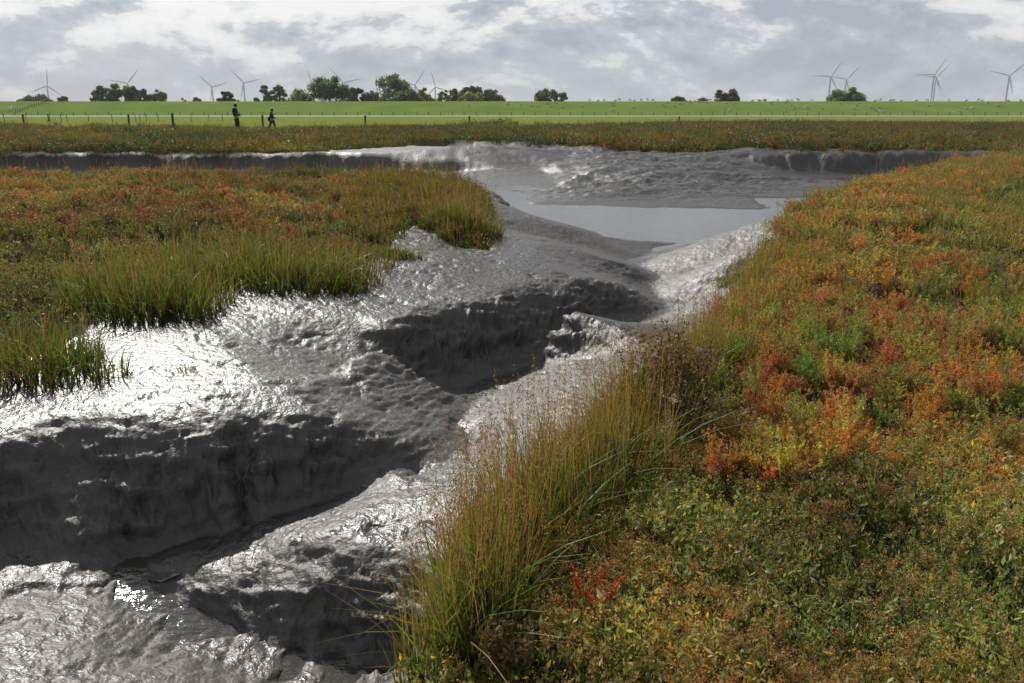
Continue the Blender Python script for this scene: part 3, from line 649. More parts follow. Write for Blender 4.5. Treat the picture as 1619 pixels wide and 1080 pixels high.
# -- left marsh
def f_blite_L(x, y):
    px, py = topx(x, y, 0*x); w = .9*gb(px, py, 150, 300, 900, 90) - .4*gb(px, py, 200, 480, 400, 60) + .7*fbm(x, y, .7, 3)
    keep = w > rng.uniform(.1, .6, len(x)); a = fbm(x+3, y, .5, 3)
    W = np.stack([.30+a*.6, .06-a*.5+0*x, .14+a, .50+0*x, .12+0*x, .50-.4*a], 1); return keep, pick(W, BC)*np.array([.70, .74, .8])*(1+.9*np.clip(fbm(x, y*1.5, .6, 2), -.4, .3))[:, None]
def f_cover_L(x, y):
    a = fbm(x, y, 1.0, 3); return np.ones(len(x), bool), np.stack([.85+.6*a, .85+.3*a, .6+0*x], 1)*(1+rng.uniform(-.2, .2, (len(x), 1)))
def f_grass_L(x, y):
    px, py = topx(x, y, 0*x)
    w = .9*gb(px, py, 660, 320, 120, 60) + (.35*gb(px, py, 300, 430, 400, 50)) + .10 + .6*fbm(x, y, .8, 3) + .35*np.exp(-((y-19)/1.2)**2)
    keep = w > rng.uniform(.15, .9, len(x)); a = fbm(x, y, .6, 2); return keep, np.stack([.80+.5*a, .70+.2*a, .75+0*x], 1)*(1+rng.uniform(-.35, .35, (len(x), 1)))
band('mid_cover', 5.5, 24, 17, f_cover_L, inL, 'ground_cover', 'dull green undergrowth covering the left marsh between the grasses', 'ground cover', x0=-22, x1=1)
band('mid_blite', 5.5, 24, 22, f_blite_L, inL, 'sea_blite', 'orange brown sea blite spreading over the left marsh', 'sea blite', x0=-22, x1=1)
band('far_grass', 5.5, 24, 11, f_grass_L, inL, 'grass', 'tall green and straw grass growing through the left marsh', 'grass', x0=-22, x1=1, smin=.6, smax=1.15)
# -- far marsh
def f_far(kind):
    def f(x, y):
        a = 1.5*fbm(x, y*2.2, .16, 3); b = 1.7*fbm(x+40, y*2.5, .25, 3); n = len(x); lim = np.interp(x, [-60, -20, 0, 20, 60], [80, 68, 74, 94, 102]) + 8*fbm(x, y, .1, 2)
        keep = (y < lim)
        if kind == 'b':
            keep &= (a + .25*np.exp(-((y-43)/5)**2)) > rng.uniform(-.25, .35, n); W = np.stack([.16+b, .16-.4*b, .08+.4*b, .25+0*x, .18+0*x, .85-.5*b+.8*np.exp(-((y-lim+8)/8)**2)], 1); return keep, pick(W, BC)*.5
        if kind == 'g': return keep, np.stack([.62+.6*b, .62+.4*b, .6+0*x], 1)*(.75+.3*rng.uniform(size=(n, 1)))
        return keep, np.stack([.60+.6*b, .62+.35*b, .45+0*x], 1)*(.75+.35*rng.uniform(size=(n, 1)))
    return f
band('far_cover', 36, 105, 1.3, f_far('c'), inF, 'ground_cover', 'dark green and brown scrub covering the marsh beyond the creek', 'ground cover', x0=-70, x1=70, smin=.7, smax=1.4)
band('far_blite', 36, 105, 2.0, f_far('b'), inF, 'sea_blite', 'rust and olive sea blite on the marsh beyond the creek', 'sea blite', x0=-70, x1=70, smin=.7, smax=1.4)
band('far_grass', 36, 100, 1.5, f_far('g'), inF, 'grass', 'dull grass growing through the marsh beyond the creek', 'grass', x0=-68, x1=68, smin=.7, smax=1.7)

def f_weed(x, y):
    px, py = topx(x, y, 0*x); w = gb(px, py, 1235, 194, 75, 9) + .6*gb(px, py, 900, 192, 60, 6) + .5*gb(px, py, 760, 196, 60, 8) + .35*(fbm(x, y*1.5, .14, 2) > .28)
    return w > rng.uniform(.25, 1.0, len(x)), np.stack([.42+0*x, .50+0*x, .42+0*x], 1)*(1+rng.uniform(-.3, .3, (len(x), 1)))
band('far_cover', 45, 85, 2.2, f_weed, inF, 'ground_cover', 'tall dark weeds standing in patches on the marsh beyond the creek', 'ground cover', x0=-60, x1=60, smin=1.2, smax=2.3)
# ------------------------------------------------------------------ single tufts and plants
def tuft(name, label, spots, H, nb, wid, tan=.3, seed=.15, spread=.5, cat='grass tuft', green=((.045, .085, .014), (.15, .22, .035)), leanm=.55, group=None, broad=.18, sh=1.0):
    """spots: list of (px,py,z,rx,ry) ellipses in metres on the ground"""
    lv = Lv(); g = np.random.default_rng(len(label)*7+nb); c0 = P(*spots[0][:3]); z0 = float(zg(np.array([c0[0]]), np.array([c0[1]]))[0])
    for (px, py, z, rx, ry, wt) in spots:
        c = P(px, py, z); n = int(nb*wt); a = g.uniform(0, 2*np.pi, n); r = g.uniform(0, 1, n)**.6
        rx, ry = rx*sh, ry*sh; x = c[0] + np.cos(a)*r*rx + g.normal(size=n)*.02; y = c[1] + np.sin(a)*r*ry + g.normal(size=n)*.02
        hh = H*g.uniform(.4, 1.0, n)*(1-.55*r**2)*(1 + .25*fbm(x, y, 2.5, 2)); z_ = zg(x, y)-.02
        b = np.stack([x-c0[0], y-c0[1], z_-z0], 1); out_ = np.arctan2(y-c[1], x-c[0]) + g.normal(size=n)*1.0
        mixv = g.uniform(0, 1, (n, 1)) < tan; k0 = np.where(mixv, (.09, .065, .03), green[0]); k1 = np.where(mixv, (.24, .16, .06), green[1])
        blades(lv, b, hh, wid*g.uniform(.6, 1.25, n), g.uniform(.03, leanm, n)*(.4+.8*r), k0, k1, az=out_, segs=4, rg_=g)
        ns = int(n*seed); s_ = g.integers(0, n, ns); hs = H*g.uniform(.85, 1.25, ns)*(1-.2*r[s_]**2); ln = g.uniform(.0, .22, ns); az = out_[s_]
        blades(lv, b[s_], hs, wid*.45, ln, (.15, .12, .05), (.30, .20, .09), az=az, segs=4, rg_=g, curl=1.6)
        tips = b[s_] + np.stack([np.cos(az)*ln*hs, np.sin(az)*ln*hs, hs*(1-.25*ln)], 1)
        seedheads(lv, tips, (.23, .14, .065), 14, H*.20, wid*1.3, g)
        if broad:
            nb_ = int(n*broad); s_ = g.integers(0, n, nb_); blades(lv, b[s_], H*g.uniform(.35, .85, nb_), wid*g.uniform(1.3, 2.1, nb_), g.uniform(.2, 1.0, nb_), np.array(green[0])*1.2, np.array(green[1])*1.25, az=out_[s_]+g.normal(size=nb_), segs=5, rg_=g, curl=2.4)
            nb_ = int(n*broad*.5); s_ = g.integers(0, n, nb_); blades(lv, b[s_], H*g.uniform(.3, .8, nb_), wid*1.1, g.uniform(.2, 1.6, nb_), (.16, .10, .04), (.34, .22, .09), az=out_[s_]+g.normal(size=nb_)*1.5, segs=4, rg_=g, curl=2.0)
    o = obj(name, lv.mesh(name, M_leaf), loc=(c0[0], c0[1], z0)); tag(o, label, cat, group); return o
GT = 'cordgrass clumps standing in the mud along the left marsh'
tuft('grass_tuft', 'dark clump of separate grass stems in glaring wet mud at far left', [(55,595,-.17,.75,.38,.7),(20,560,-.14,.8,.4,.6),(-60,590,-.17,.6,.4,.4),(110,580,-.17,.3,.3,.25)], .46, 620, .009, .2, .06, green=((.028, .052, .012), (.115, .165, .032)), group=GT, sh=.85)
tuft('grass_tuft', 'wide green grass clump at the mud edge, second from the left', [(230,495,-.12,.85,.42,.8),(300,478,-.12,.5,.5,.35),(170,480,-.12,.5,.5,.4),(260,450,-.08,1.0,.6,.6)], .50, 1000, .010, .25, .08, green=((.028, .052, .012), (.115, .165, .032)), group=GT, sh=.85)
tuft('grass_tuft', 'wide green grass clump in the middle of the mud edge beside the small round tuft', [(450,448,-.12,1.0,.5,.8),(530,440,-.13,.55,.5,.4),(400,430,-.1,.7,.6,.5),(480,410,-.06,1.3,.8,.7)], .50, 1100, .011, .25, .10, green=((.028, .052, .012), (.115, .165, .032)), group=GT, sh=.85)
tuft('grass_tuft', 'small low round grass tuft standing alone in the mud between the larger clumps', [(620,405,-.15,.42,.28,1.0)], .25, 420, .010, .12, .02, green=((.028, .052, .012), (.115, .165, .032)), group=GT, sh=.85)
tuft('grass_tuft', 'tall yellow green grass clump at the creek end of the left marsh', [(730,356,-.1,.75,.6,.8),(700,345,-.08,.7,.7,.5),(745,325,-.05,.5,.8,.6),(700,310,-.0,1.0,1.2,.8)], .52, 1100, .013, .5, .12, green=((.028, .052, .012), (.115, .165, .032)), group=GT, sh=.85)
tuft('grass_tuft', 'tiny dark sprig alone in the bright mud below the wide clumps', [(291,588,-.18,.05,.03,1.0)], .17, 26, .007, .2, .0, leanm=1.1, broad=0)
tuft('grass_tuft', 'tall straw and green grass clump leaning over the mud at the near bank edge', [(770,930,-.06,.18,.32,.45),(830,850,-.05,.24,.32,.6),(890,790,-.04,.30,.32,.75),(980,750,-.04,.26,.3,.5),(765,1010,-.08,.14,.24,.35),(725,930,-.3,.10,.22,.3),(710,1060,-.2,.14,.24,.3)], .62, 900, .0075, .45, .22, leanm=.5, broad=.16, green=((.035, .065, .012), (.125, .18, .03)))
tuft('grass_tuft', 'shorter grass clump behind the withered asters at the top of the shining bar', [(1000,670,-.04,.25,.35,.6),(1055,635,-.04,.3,.4,.7),(1100,600,-.04,.3,.4,.5)], .50, 800, .0068, .5, .25, leanm=.5)
tuft('grass_tuft', 'grass strip on the bank edge right of the brown withered stems', [(1130,590,-.04,.3,.5,.8),(1165,530,-.04,.35,.7,.8),(1192,470,-.04,.35,.9,.9),(1212,410,-.04,.4,1.3,.9)], .44, 800, .009, .40, .12)
def herb(px, py, H, n, label, col, lcol, spread=.25, name='withered_stem', cat='withered plant', heads=True):
    c0 = P(px, py, 0); z0 = float(zg(np.array([c0[0]]), np.array([c0[1]]))[0]); lv = Lv(); g = np.random.default_rng(px)
    b = np.zeros((n, 3)); b[:, :2] = g.normal(size=(n, 2))*spread*.4; h = H*g.uniform(.6, 1, n); ln = g.uniform(0, .25, n); az = g.uniform(0, 6.28, n)
    blades(lv, b, h, .009, ln, col, col, az=az, segs=4, rg_=g)
    for s in range(n):
        k = 14; t = g.uniform(.35, 1, k); q = b[s] + np.stack([np.cos(az[s])*ln[s]*h[s]*t**1.6, np.sin(az[s])*ln[s]*h[s]*t**1.6, h[s]*t*(1-.25*ln[s]*t)], 1)
        hb = H*.16*g.uniform(.5, 1.2, k); a2 = g.uniform(0, 6.28, k); blades(lv, q, hb, .003, .55, col, col, az=a2, segs=2, rg_=g)
        tp = q + np.stack([np.cos(a2)*hb*.55, np.sin(a2)*hb*.55, hb*.86], 1)
        leaves(lv, np.repeat(tp, 9, 0) + g.normal(size=(9*k, 3))*.011, .017, .6, lcol, .4, rg_=g)
        leaves(lv, b[s] + np.stack([g.normal(size=10)*.02, g.normal(size=10)*.02, h[s]*g.uniform(.1, .8, 10)], 1), .035, .25, (.10, .09, .04), .4, rg_=g)
    o = obj(name, lv.mesh(name, M_leaf), loc=(c0[0], c0[1], z0)); tag(o, label, cat); return o
herb(1035, 665, .52, 13, 'dark brown withered aster with seed heads, behind the tall grass clump', (.06, .04, .025), (.13, .085, .06))
herb(1092, 675, .52, 13, 'dark brown withered aster between the grass clump and the red fronds', (.055, .035, .025), (.14, .10, .07))
herb(1065, 690, .34, 6, 'short withered aster with pale fluffy seed heads beside the grass clump', (.07, .05, .03), (.42, .36, .30))
herb(790, 1075, .30, 5, 'withered brown stems at the foot of the bank, bottom of the picture', (.11, .08, .04), (.16, .11, .06), .06)
def frond(px, py, H, col, label, n=6, rad=.14):
    c0 = P(px, py, 0); z0 = float(zg(np.array([c0[0]]), np.array([c0[1]]))[0]); lv = Lv(); g = np.random.default_rng(px)
    p_blite(H, rad, n, 22, 12, .0085, 1.3)(lv, 0, g)
    me = mesh_np('sea_blite_plant', np.concatenate(lv.V), np.concatenate(lv.F), M_leaf, np.concatenate(lv.Cc)*np.array(col))
    o = obj('sea_blite_plant', me, loc=(c0[0], c0[1], z0+.03)); tag(o, label, 'sea blite'); return o
frond(1208, 690, .30, (.44, .14, .05), 'tall feathery orange sea blite frond rising right of the withered asters')
frond(1312, 712, .16, (.48, .035, .04), 'crimson sea blite sprig, the reddest plant on the bank', 8, .12)
frond(1440, 690, .24, (.46, .24, .05), 'golden sea blite plant right of the crimson sprig', 9, .2)
frond(930, 985, .13, (.42, .09, .04), 'low red sea blite patch on the carpet near the picture bottom', 9, .22)
frond(850, 890, .24, (.44, .2, .045), 'golden orange sea blite at the foot of the tall grass clump', 9, .16)
frond(1215, 775, .13, (.44, .15, .05), 'low orange sea blite mound in front of the long-leaved grass', 10, .2)
def longleaf(px, py, label):
    c0 = P(px, py, 0); z0 = float(zg(np.array([c0[0]]), np.array([c0[1]]))[0]); lv = Lv(); g = np.random.default_rng(4)
    az = np.array([2.0, 2.3, .1, -.15, 1.2]); h = np.array([.17, .14, .10, .08, .15]); ln = np.array([.35, .55, 2.2, 2.6, .3])
    blades(lv, np.zeros((5, 3)), h, .011, ln, (.10, .17, .03), (.20, .27, .06), az=az, segs=8, rg_=g)
    o = obj('long_leaf_plant', lv.mesh('long_leaf_plant', M_leaf), loc=(c0[0], c0[1], z0+.06)); tag(o, label, 'plant')
longleaf(1375, 815, 'bright green long-leaved grass plant with one leaf bent flat over the carpet')

# ------------------------------------------------------------------ dike, road
Y_ROAD, Y_F, Y_T = 197.0, 204.0, 236.0
ZT = PD(800, 160.3, Y_T)[2]
def dike_z(y): return np.interp(y, [Y_F, Y_F+4, Y_T-3, Y_T, Y_T+3, Y_T+18], [0.0, .35, ZT-.12, ZT, ZT, 0.0])
ys = np.concatenate([np.linspace(Y_F-.5, Y_T+3, 40), np.linspace(Y_T+4, Y_T+18, 8)]); xs = np.linspace(-420, 420, 421)
gx_, gy_ = np.meshgrid(xs, ys); gz_ = dike_z(gy_) + .10*fbm(gx_, gy_, .12, 3)*((gy_ > Y_F+2) & (gy_ < Y_T-2)) - .05*(gy_ < Y_F)
ii, jj = np.meshgrid(np.arange(len(ys)-1), np.arange(len(xs)-1), indexing='ij'); n_ = len(xs)
Fd = np.stack([ii*n_+jj, ii*n_+jj+1, (ii+1)*n_+jj+1, (ii+1)*n_+jj], -1).reshape(-1, 4)
def dike_mat():
    m, nt, o = newmat('dike_grass'); p = nd(nt, 'ShaderNodeBsdfPrincipled'); nt.links.new(p.outputs[0], o.inputs[0])
    g = nd(nt, 'ShaderNodeNewGeometry'); a = ramp(nt, noise(nt, g.outputs['Position'], .09, 8, .68), [(.32, (0, 0, 0)), (.66, (1, 1, 1))]); b = noise(nt, g.outputs['Position'], 1.4, 5, .65)
    c = mixc(nt, a, (.125, .19, .036), (.19, .265, .058)); c = mixc(nt, mth(nt, 'MULTIPLY', b, .5), c, (.11, .16, .035))
    nt.links.new(c, p.inputs['Base Color']); p.inputs['Roughness'].default_value = .85; p.inputs['Specular IOR Level'].default_value = .0
    bu = nd(nt, 'ShaderNodeBump'); bu.inputs['Distance'].default_value = .25; bu.inputs['Strength'].default_value = .6; nt.links.new(b, bu.inputs['Height']); nt.links.new(bu.outputs[0], p.inputs['Normal'])
    return m
tag(obj('dike', mesh_np('dike', np.stack([gx_.ravel(), gy_.ravel(), gz_.ravel()], 1), Fd, dike_mat(), None, True)), kind='structure')
m_road = simple('pale_concrete', (.46, .44, .41), .8, .12, 1.0)
mb = MB(); mb.v = [(-420, Y_ROAD-1.8, -.2), (420, Y_ROAD-1.8, -.2), (420, Y_ROAD-1.8, .05), (-420, Y_ROAD-1.8, .05), (-420, Y_ROAD+1.8, .13), (420, Y_ROAD+1.8, .13), (420, Y_ROAD+2.2, -.2), (-420, Y_ROAD+2.2, -.2)]; mb.f = [(0,1,2,3), (3,2,5,4), (4,5,6,7)]; tag(mb.build('road', m_road, smooth=False), kind='structure')
def dike_pt(px, py):
    dx, dy, dz = ray(px, py); best = None
    for y in np.linspace(Y_F, Y_T, 400):
        if CAMZ + dz/dy*y <= dike_z(y) + .02: best = y; break
    y = best if best else Y_T
    return (dx/dy*y, y, float(dike_z(y)))

# ------------------------------------------------------------------ fences and posts
def post_mesh(h, w, seed):
    g = random.Random(seed); mb = MB(); a = g.uniform(-.04, .04); mb.tube([(0, 0, -.3), (a*.4, 0, h*.5), (a, a*.5, h-.02), (a, a*.5, h)], [w*.55, w*.52, w*.5, w*.36], 7); return mb.mesh('post', M_wood)
pm = [post_mesh(1.0, .14, k) for k in range(3)]; pw = [post_mesh(1.15, .18, k+5) for k in range(2)]; pt_ = [post_mesh(1.0, .075, k+9) for k in range(3)]
fr = empty('fence', (0, Y_F-1.6, 0)); tag(fr, 'long post and wire fence between the road and the dike', 'fence')
for k, px in enumerate(np.arange(-14, 1640, 18.7)):
    x = ray(px, 183)[0]/ray(px, 183)[1]*(Y_F-1.6); o = obj('post', pm[k % 3], fr, (x, 0, 0))
mb = MB()
for zz_ in (.45, .9): mb.tube([(-150, 0, zz_), (0, 0, zz_-.02), (150, 0, zz_)], [.018]*3, 5)
mb.build('wire', M_wire, fr)
# thin fence left, nearer
dists = {7:118,25:112,57:118,69:112,88:118,116:114,121:118,140:112,164:112,187:114,208:112,229:110,247:112,262:110,302:112,320:112,340:110}
ft = empty('fence', (0, 112, 0)); tag(ft, 'weathered wire fence on the pasture at left, in front of the road', 'fence')
last = []
for k, (px, _) in enumerate(dists.items()):
    x = ray(px, 190)[0]/ray(px, 190)[1]*110; yy = -2 + 3*math.sin(k*.9); o = obj('post', pt_[k % 3], ft, (x, yy, 0)); last.append((x, yy, .8))
mb = MB(); mb.tube(last, [.012]*len(last), 4); mb.build('wire', M_wire, ft)
# diagonal fence up the dike
fdg = empty('fence', dike_pt(25, 178)); tag(fdg, 'fence climbing the dike slope at far left', 'fence'); bx, by, bz = dike_pt(25, 178); pts_ = []
for k in range(15):
    t = k/14; p = dike_pt(25+52*t, 178.5-18*t); q = (p[0]-bx, p[1]-by, p[2]-bz); obj('post', pm[k % 3], fdg, q); pts_.append((q[0], q[1], q[2]+.85))
mb = MB(); mb.tube(pts_, [.03]*15, 4); mb.build('wire', M_wire, fdg)
# stout single posts on the marsh edge
PS = [(39, 201, 'stout post at far left of the marsh edge, first from the left'), (205, 201, 'stout post between the far left post and the tallest post'), (275, 207, 'tallest wooden post, left of the two walkers'), (416, 203, 'short wooden post standing between the two walkers'),
      (578, 201, 'wooden post right of the walking woman, in front of the big wind-bent tree'), (742, 199, 'wooden post below the bright green bush'), (1073, 198, 'dark post in tall weeds below the small brown leafless bush')]
for k, (px, py, lb) in enumerate(PS):
    x, y, z = P(px, py, 0); o = empty('wooden_post', (x, y, float(zg(np.array([x]), np.array([y]))[0]))); tag(o, lb, 'post', 'single posts along the marsh edge')
    o2 = obj('shaft', pw[k % 2], o); o2.scale = (1, 1, (1.0, 1.0, 1.15, .95, .9, .85, .8)[k])
    mb = MB(); mb.tube([(-.09, -.12, .75), (.09, -.12, .75)], [.02, .02], 6); mb.build('staple', M_wire, o)
x, y, z = dike_pt(18, 175.5); o = empty('marker_sign', (x, y, z)); tag(o, 'small white sign board at the foot of the diagonal dike fence', 'sign')
mb = MB(); mb.box((0, 0, 1.0), (1.3, .06, .7)); mb.build('board', M_sign, o, smooth=False)
mb = MB(); mb.box((-.45, .05, .5), (.08, .05, 1.1)); mb.build('leg', M_wood, o, smooth=False); mb = MB(); mb.box((.45, .05, .5), (.08, .05, 1.1)); mb.build('leg', M_wood, o, smooth=False)

# ------------------------------------------------------------------ trees behind the dike
def tree(px, w, top, dist, label, col=(.05, .085, .022), dens=1.0, shape='round', name='tree', lean=0.0, seed=0, bare=0.0, group='trees behind the dike'):
    g = np.random.default_rng(int(px*13)+seed); dx, dy, dz = ray(px, top); H = (CAMZ + dz/dy*dist)*1.07; x0 = dx/dy*dist; Wd = w/F0*dist*1.04*cp/1.0
    o = empty(name, (x0, dist, 0)); tag(o, label, 'tree' if 'bush' not in name else 'bush', group)
    rx = Wd/2; zb = H*(.16 if shape != 'bush' else .02); 
    # clumps
    nc = int(20 + rx*5); cen = []
    while len(cen) < nc:
        a = g.uniform(-1, 1, 3); rr = (a**2).sum()
        if rr > 1 or rr < .15: continue
        
        xr = math.hypot(a[0], a[1]); top_ = {'dome': H*.95*math.sqrt(max(.05, 1-.80*xr**2)), 'bush': H*(1-.42*xr**2), 'wind': H*(1-.42*max(0, a[0])-.10*xr**2), 'round': H*(1-.28*xr**3)}[shape]
        z = zb + (top_-.12*H-zb)*g.uniform(0, 1)**.6
        cen.append((a[0]*rx + lean*(z/H)*rx, a[1]*rx*.7, z))
    cen = np.array(cen); cr = g.uniform(.16, .30, nc)*min(rx, H*.55); cr = np.minimum(cr, H*.22)
    nl = int(95*dens); nl = int(nl*2.0); lv = Lv(); d = g.normal(size=(nc, nl, 3)); d /= np.linalg.norm(d, axis=2)[..., None]; d *= g.uniform(.35, 1.15, (nc, nl, 1))
    c = cen[:, None] + d*cr[:, None, None]*np.array([1.15, 1.1, .8]); c = c.reshape(-1, 3); c[:, 2] = np.clip(c[:, 2], .2, H)
    c[:, 0] = np.clip(c[:, 0], -rx*1.08, rx*1.08)
    tone = np.repeat(g.uniform(.7, 1.35, nc), nl)[:, None]; leaves(lv, c, .62, .65, np.array(col)*1.35*tone, .35, rg_=g)
    lvm = lv.mesh('crown', M_tree); obj('crown', lvm, o)
    mb = MB(); th = max(.12, H*.028); tz = zb + (H-zb)*.35; mb.tube([(0, 0, -.5), (lean*.1*rx, 0, zb*.6), (lean*.35*rx, 0, tz)], [th*1.3, th, th*.55], 7)
    for k in g.choice(nc, min(nc, 12), replace=False):
        e = cen[k]; mid = (e[0]*.4, e[1]*.4, zb*.5 + e[2]*.45); mb.tube([(0, 0, zb*.5), mid, tuple(e)], [th*.5, th*.32, th*.1], 5, False)
    mb.build('trunk', M_bark, o); return o
DG, MG, YG, BR = (.095, .130, .055), (.12, .165, .06), (.19, .22, .07), (.12, .10, .05)
TR = [
 (52,60,145.5,300,'low dark wind-cut bush at far left beside the first turbine',DG,1.1,'bush','bush',0,0),
 (98,17,150,300,'small thin tree just right of the far left bush',BR,.4,'round','tree',0,0),
 (158,30,131,290,'dark dense tree, leftmost of the tall group left of the walkers',DG,1.1,'bush','tree',0,0),
 (181,32,133,286,'dark dense tree in the middle of the group left of the walkers',DG,1.1,'bush','tree',0,1),
 (203,28,134,292,'dark round tree below the turbine blades, left of the walkers',MG,1.0,'round','tree',0,2),
 (226,22,140,296,'small dark tree right of the tall left group',DG,.8,'round','tree',0,0),
 (248,24,140.5,296,'sparse tree ending the left group on its right',MG,.5,'round','tree',.1,0),
 (288,12,152,305,'tiny pale treetop left of the tiny dark one',YG,.5,'bush','bush',0,0),
 (311,14,150.5,305,'tiny dark treetop midway between the left group and the brown bush',DG,.8,'bush','bush',0,0),
 (355,31,142,300,'reddish brown bush between two turbines above the walking man',(.11,.075,.05),.9,'bush','bush',0,0),
 (376,12,155,310,'tiny treetop right of the reddish brown bush',DG,.8,'bush','bush',0,3),
 (404,20,155.5,310,'low hedge top left of the two-crowned tree',DG,.8,'bush','bush',0,0),
 (419,22,133,290,'left half of the pair of sparse trees right of the walkers',MG,.65,'round','tree',0,0),
 (439,24,129,290,'right, taller half of the pair of sparse trees right of the walkers',MG,.65,'round','tree',0,0),
 (473,40,137,292,'pale thin spreading tree left of the big dark tree',YG,.5,'dome','tree',0,0),
 (519,64,121.5,284,'big dark round tree in front of a hidden turbine',DG,1.2,'round','tree',0,0),
 (563,32,131,290,'dark pointed tree right of the big round tree',DG,1.0,'bush','tree',0,0),
 (587,30,141,292,'lower dark tree left of the wind-bent tree',MG,.9,'bush','tree',0,0),
 (630,66,118,288,'tallest wind-bent tree in the middle of the tree line',DG,.8,'wind','tree',-.08,0),
 (640,52,142,276,'low round dark bush in front of the wind-bent tree',DG,1.3,'bush','bush',0,0),
 (672,36,138,292,'sloping tree right of the wind-bent tree',YG,.7,'bush','tree',0,0),
 (702,20,140,298,'thin pale tree in front of the turbine with the low hub',YG,.4,'round','tree',0,0),
 (717,28,135,300,'thin reddish tree behind the dark one, right of the low turbine',BR,.45,'dome','tree',0,0),
 (724,26,140,292,'small dark tree left of the last big tree',DG,1.0,'round','tree',0,4),
 (745,36,132.5,290,'dark crown rising behind the bright green bush',DG,1.0,'round','tree',0,0),
 (745,46,145,276,'bright green rounded bush standing before the dark crown',YG,1.4,'bush','bush',0,7),
 (782,44,141,290,'low dark tree tapering to the right end of the long tree line',DG,.9,'wind','tree',0,0),
 (864,40,140,290,'left, larger of the pair of trees standing alone in the middle',DG,.7,'round','tree',0,0),
 (886,22,143,292,'right, smaller of the pair of trees standing alone in the middle',MG,.7,'round','tree',0,0),
 (1073,28,149,300,'small dark dome-shaped tree left of the leafless bush',DG,1.0,'dome','tree',0,0),
 (1110,27,151,300,'low leafless brown bush between two dome trees',(.11,.075,.06),.35,'dome','bush',0,0),
 (1149,42,136,286,'olive dome-shaped tree with branches showing, right of the leafless bush',(.085,.08,.03),1.0,'dome','tree',0,0),
 (1340,58,134,286,'big green dome-shaped tree in front of the right-hand turbines',MG,1.3,'dome','tree',0,0)]
for t in TR: tree(t[0], t[1], t[2], t[3], t[4], t[5], t[6], t[7], 'tree' if t[8] == 'tree' else 'bush', t[9], t[10])

# ------------------------------------------------------------------ wind turbines
def blade_mesh(Lb):
    mb = MB(); n = 12; rows = 10
    for k in range(rows):
        t = k/(rows-1); z = Lb*t; ch = (1.1 if k == 0 else 3.4*(1-t)**.8+.45) if t < .98 else .35; th = 1.0 if k == 0 else .45*(1-t)+.12; tw = R(14)*(1-t)
        if t < .12 and k: ch = 2.6
        for j in range(n):
            a = 2*math.pi*j/n; x = math.cos(a)*ch*.5 + ch*.12; y = math.sin(a)*th*.5; mb.v.append((x*math.cos(tw)-y*math.sin(tw), x*math.sin(tw)+y*math.cos(tw), z))
    for k in range(rows-1):
        for j in range(n): mb.f.append((k*n+j, k*n+(j+1) % n, (k+1)*n+(j+1) % n, (k+1)*n+j))
    mb.f.append(tuple(range(n))[::-1]); mb.f.append(tuple((rows-1)*n+j for j in range(n)))
    return mb.mesh('blade', M_white)
HUB, LB = 72.0, 46.0
bm_ = blade_mesh(LB); mt = MB(); mt.tube([(0, 0, -2), (0, 0, HUB*.5), (0, 0, HUB-1.8)], [2.9, 2.3, 1.6], 20); tower_me = mt.mesh('tower', M_white)
mt = MB(); mt.tube([(0, -3, 0), (0, -2.2, 0), (0, 5, .1), (0, 7.0, .2)], [1.4, 2.1, 2.0, 1.1], 14); nac_me = mt.mesh('nacelle', M_white)
mt = MB(); mt.sphere((0, 0, 0), (1.7, 2.2, 1.7)); hub_me = mt.mesh('hub', M_white)
TB = [(74,136,24,83,'turbine at far left with one blade upright, beside the low bush'),
 (201,132,25,50,'turbine whose two blades rise above the dark left tree group'),
 (335,138,23,137,'small turbine left of the reddish brown bush'),
 (385,131.5,24,134,'turbine right of the reddish brown bush, fully visible'),
 (494,137,23,106,'turbine of which one blade tip pokes up left of the big round tree'),
 (542,131,26,133,'turbine with hub showing over the right side of the big round tree'),
 (656,134,25,55,'turbine with one blade rising right of the wind-bent tree'),
 (688,138,23,105,'low turbine seen between thin trees right of the wind-bent tree'),
 (1313.5,121,25,58,'left, taller turbine of the two beside the big dome tree'),
 (1338,126,24,48,'turbine standing behind the big dome tree'),
 (1477,118,25,61,'left, taller turbine of the overlapping pair at right'),
 (1480,123,23,51,'right, lower turbine of the overlapping pair at right'),
 (1596,120,27,46,'turbine alone near the right edge of the view')]
for k, (px, py, bl, ang, lb) in enumerate(TB):
    dist = LB/(bl/F0)*cp*.96; x, y, z = PD(px, py, dist); t = empty('wind_turbine', (x, y, z-HUB), -math.atan2(x, y)*1.0 + R(12)); tag(t, lb, 'wind turbine', 'wind turbines beyond the dike')
    obj('tower', tower_me, t); nc_ = obj('nacelle', nac_me, t, (0, 0, HUB)); hb_ = obj('hub', hub_me, t, (0, -4.2, HUB))
    for q in range(3):
        b = obj('blade', bm_, t, (0, -4.4, HUB)); b.rotation_euler = (0, R(90-ang-120*q), 0)

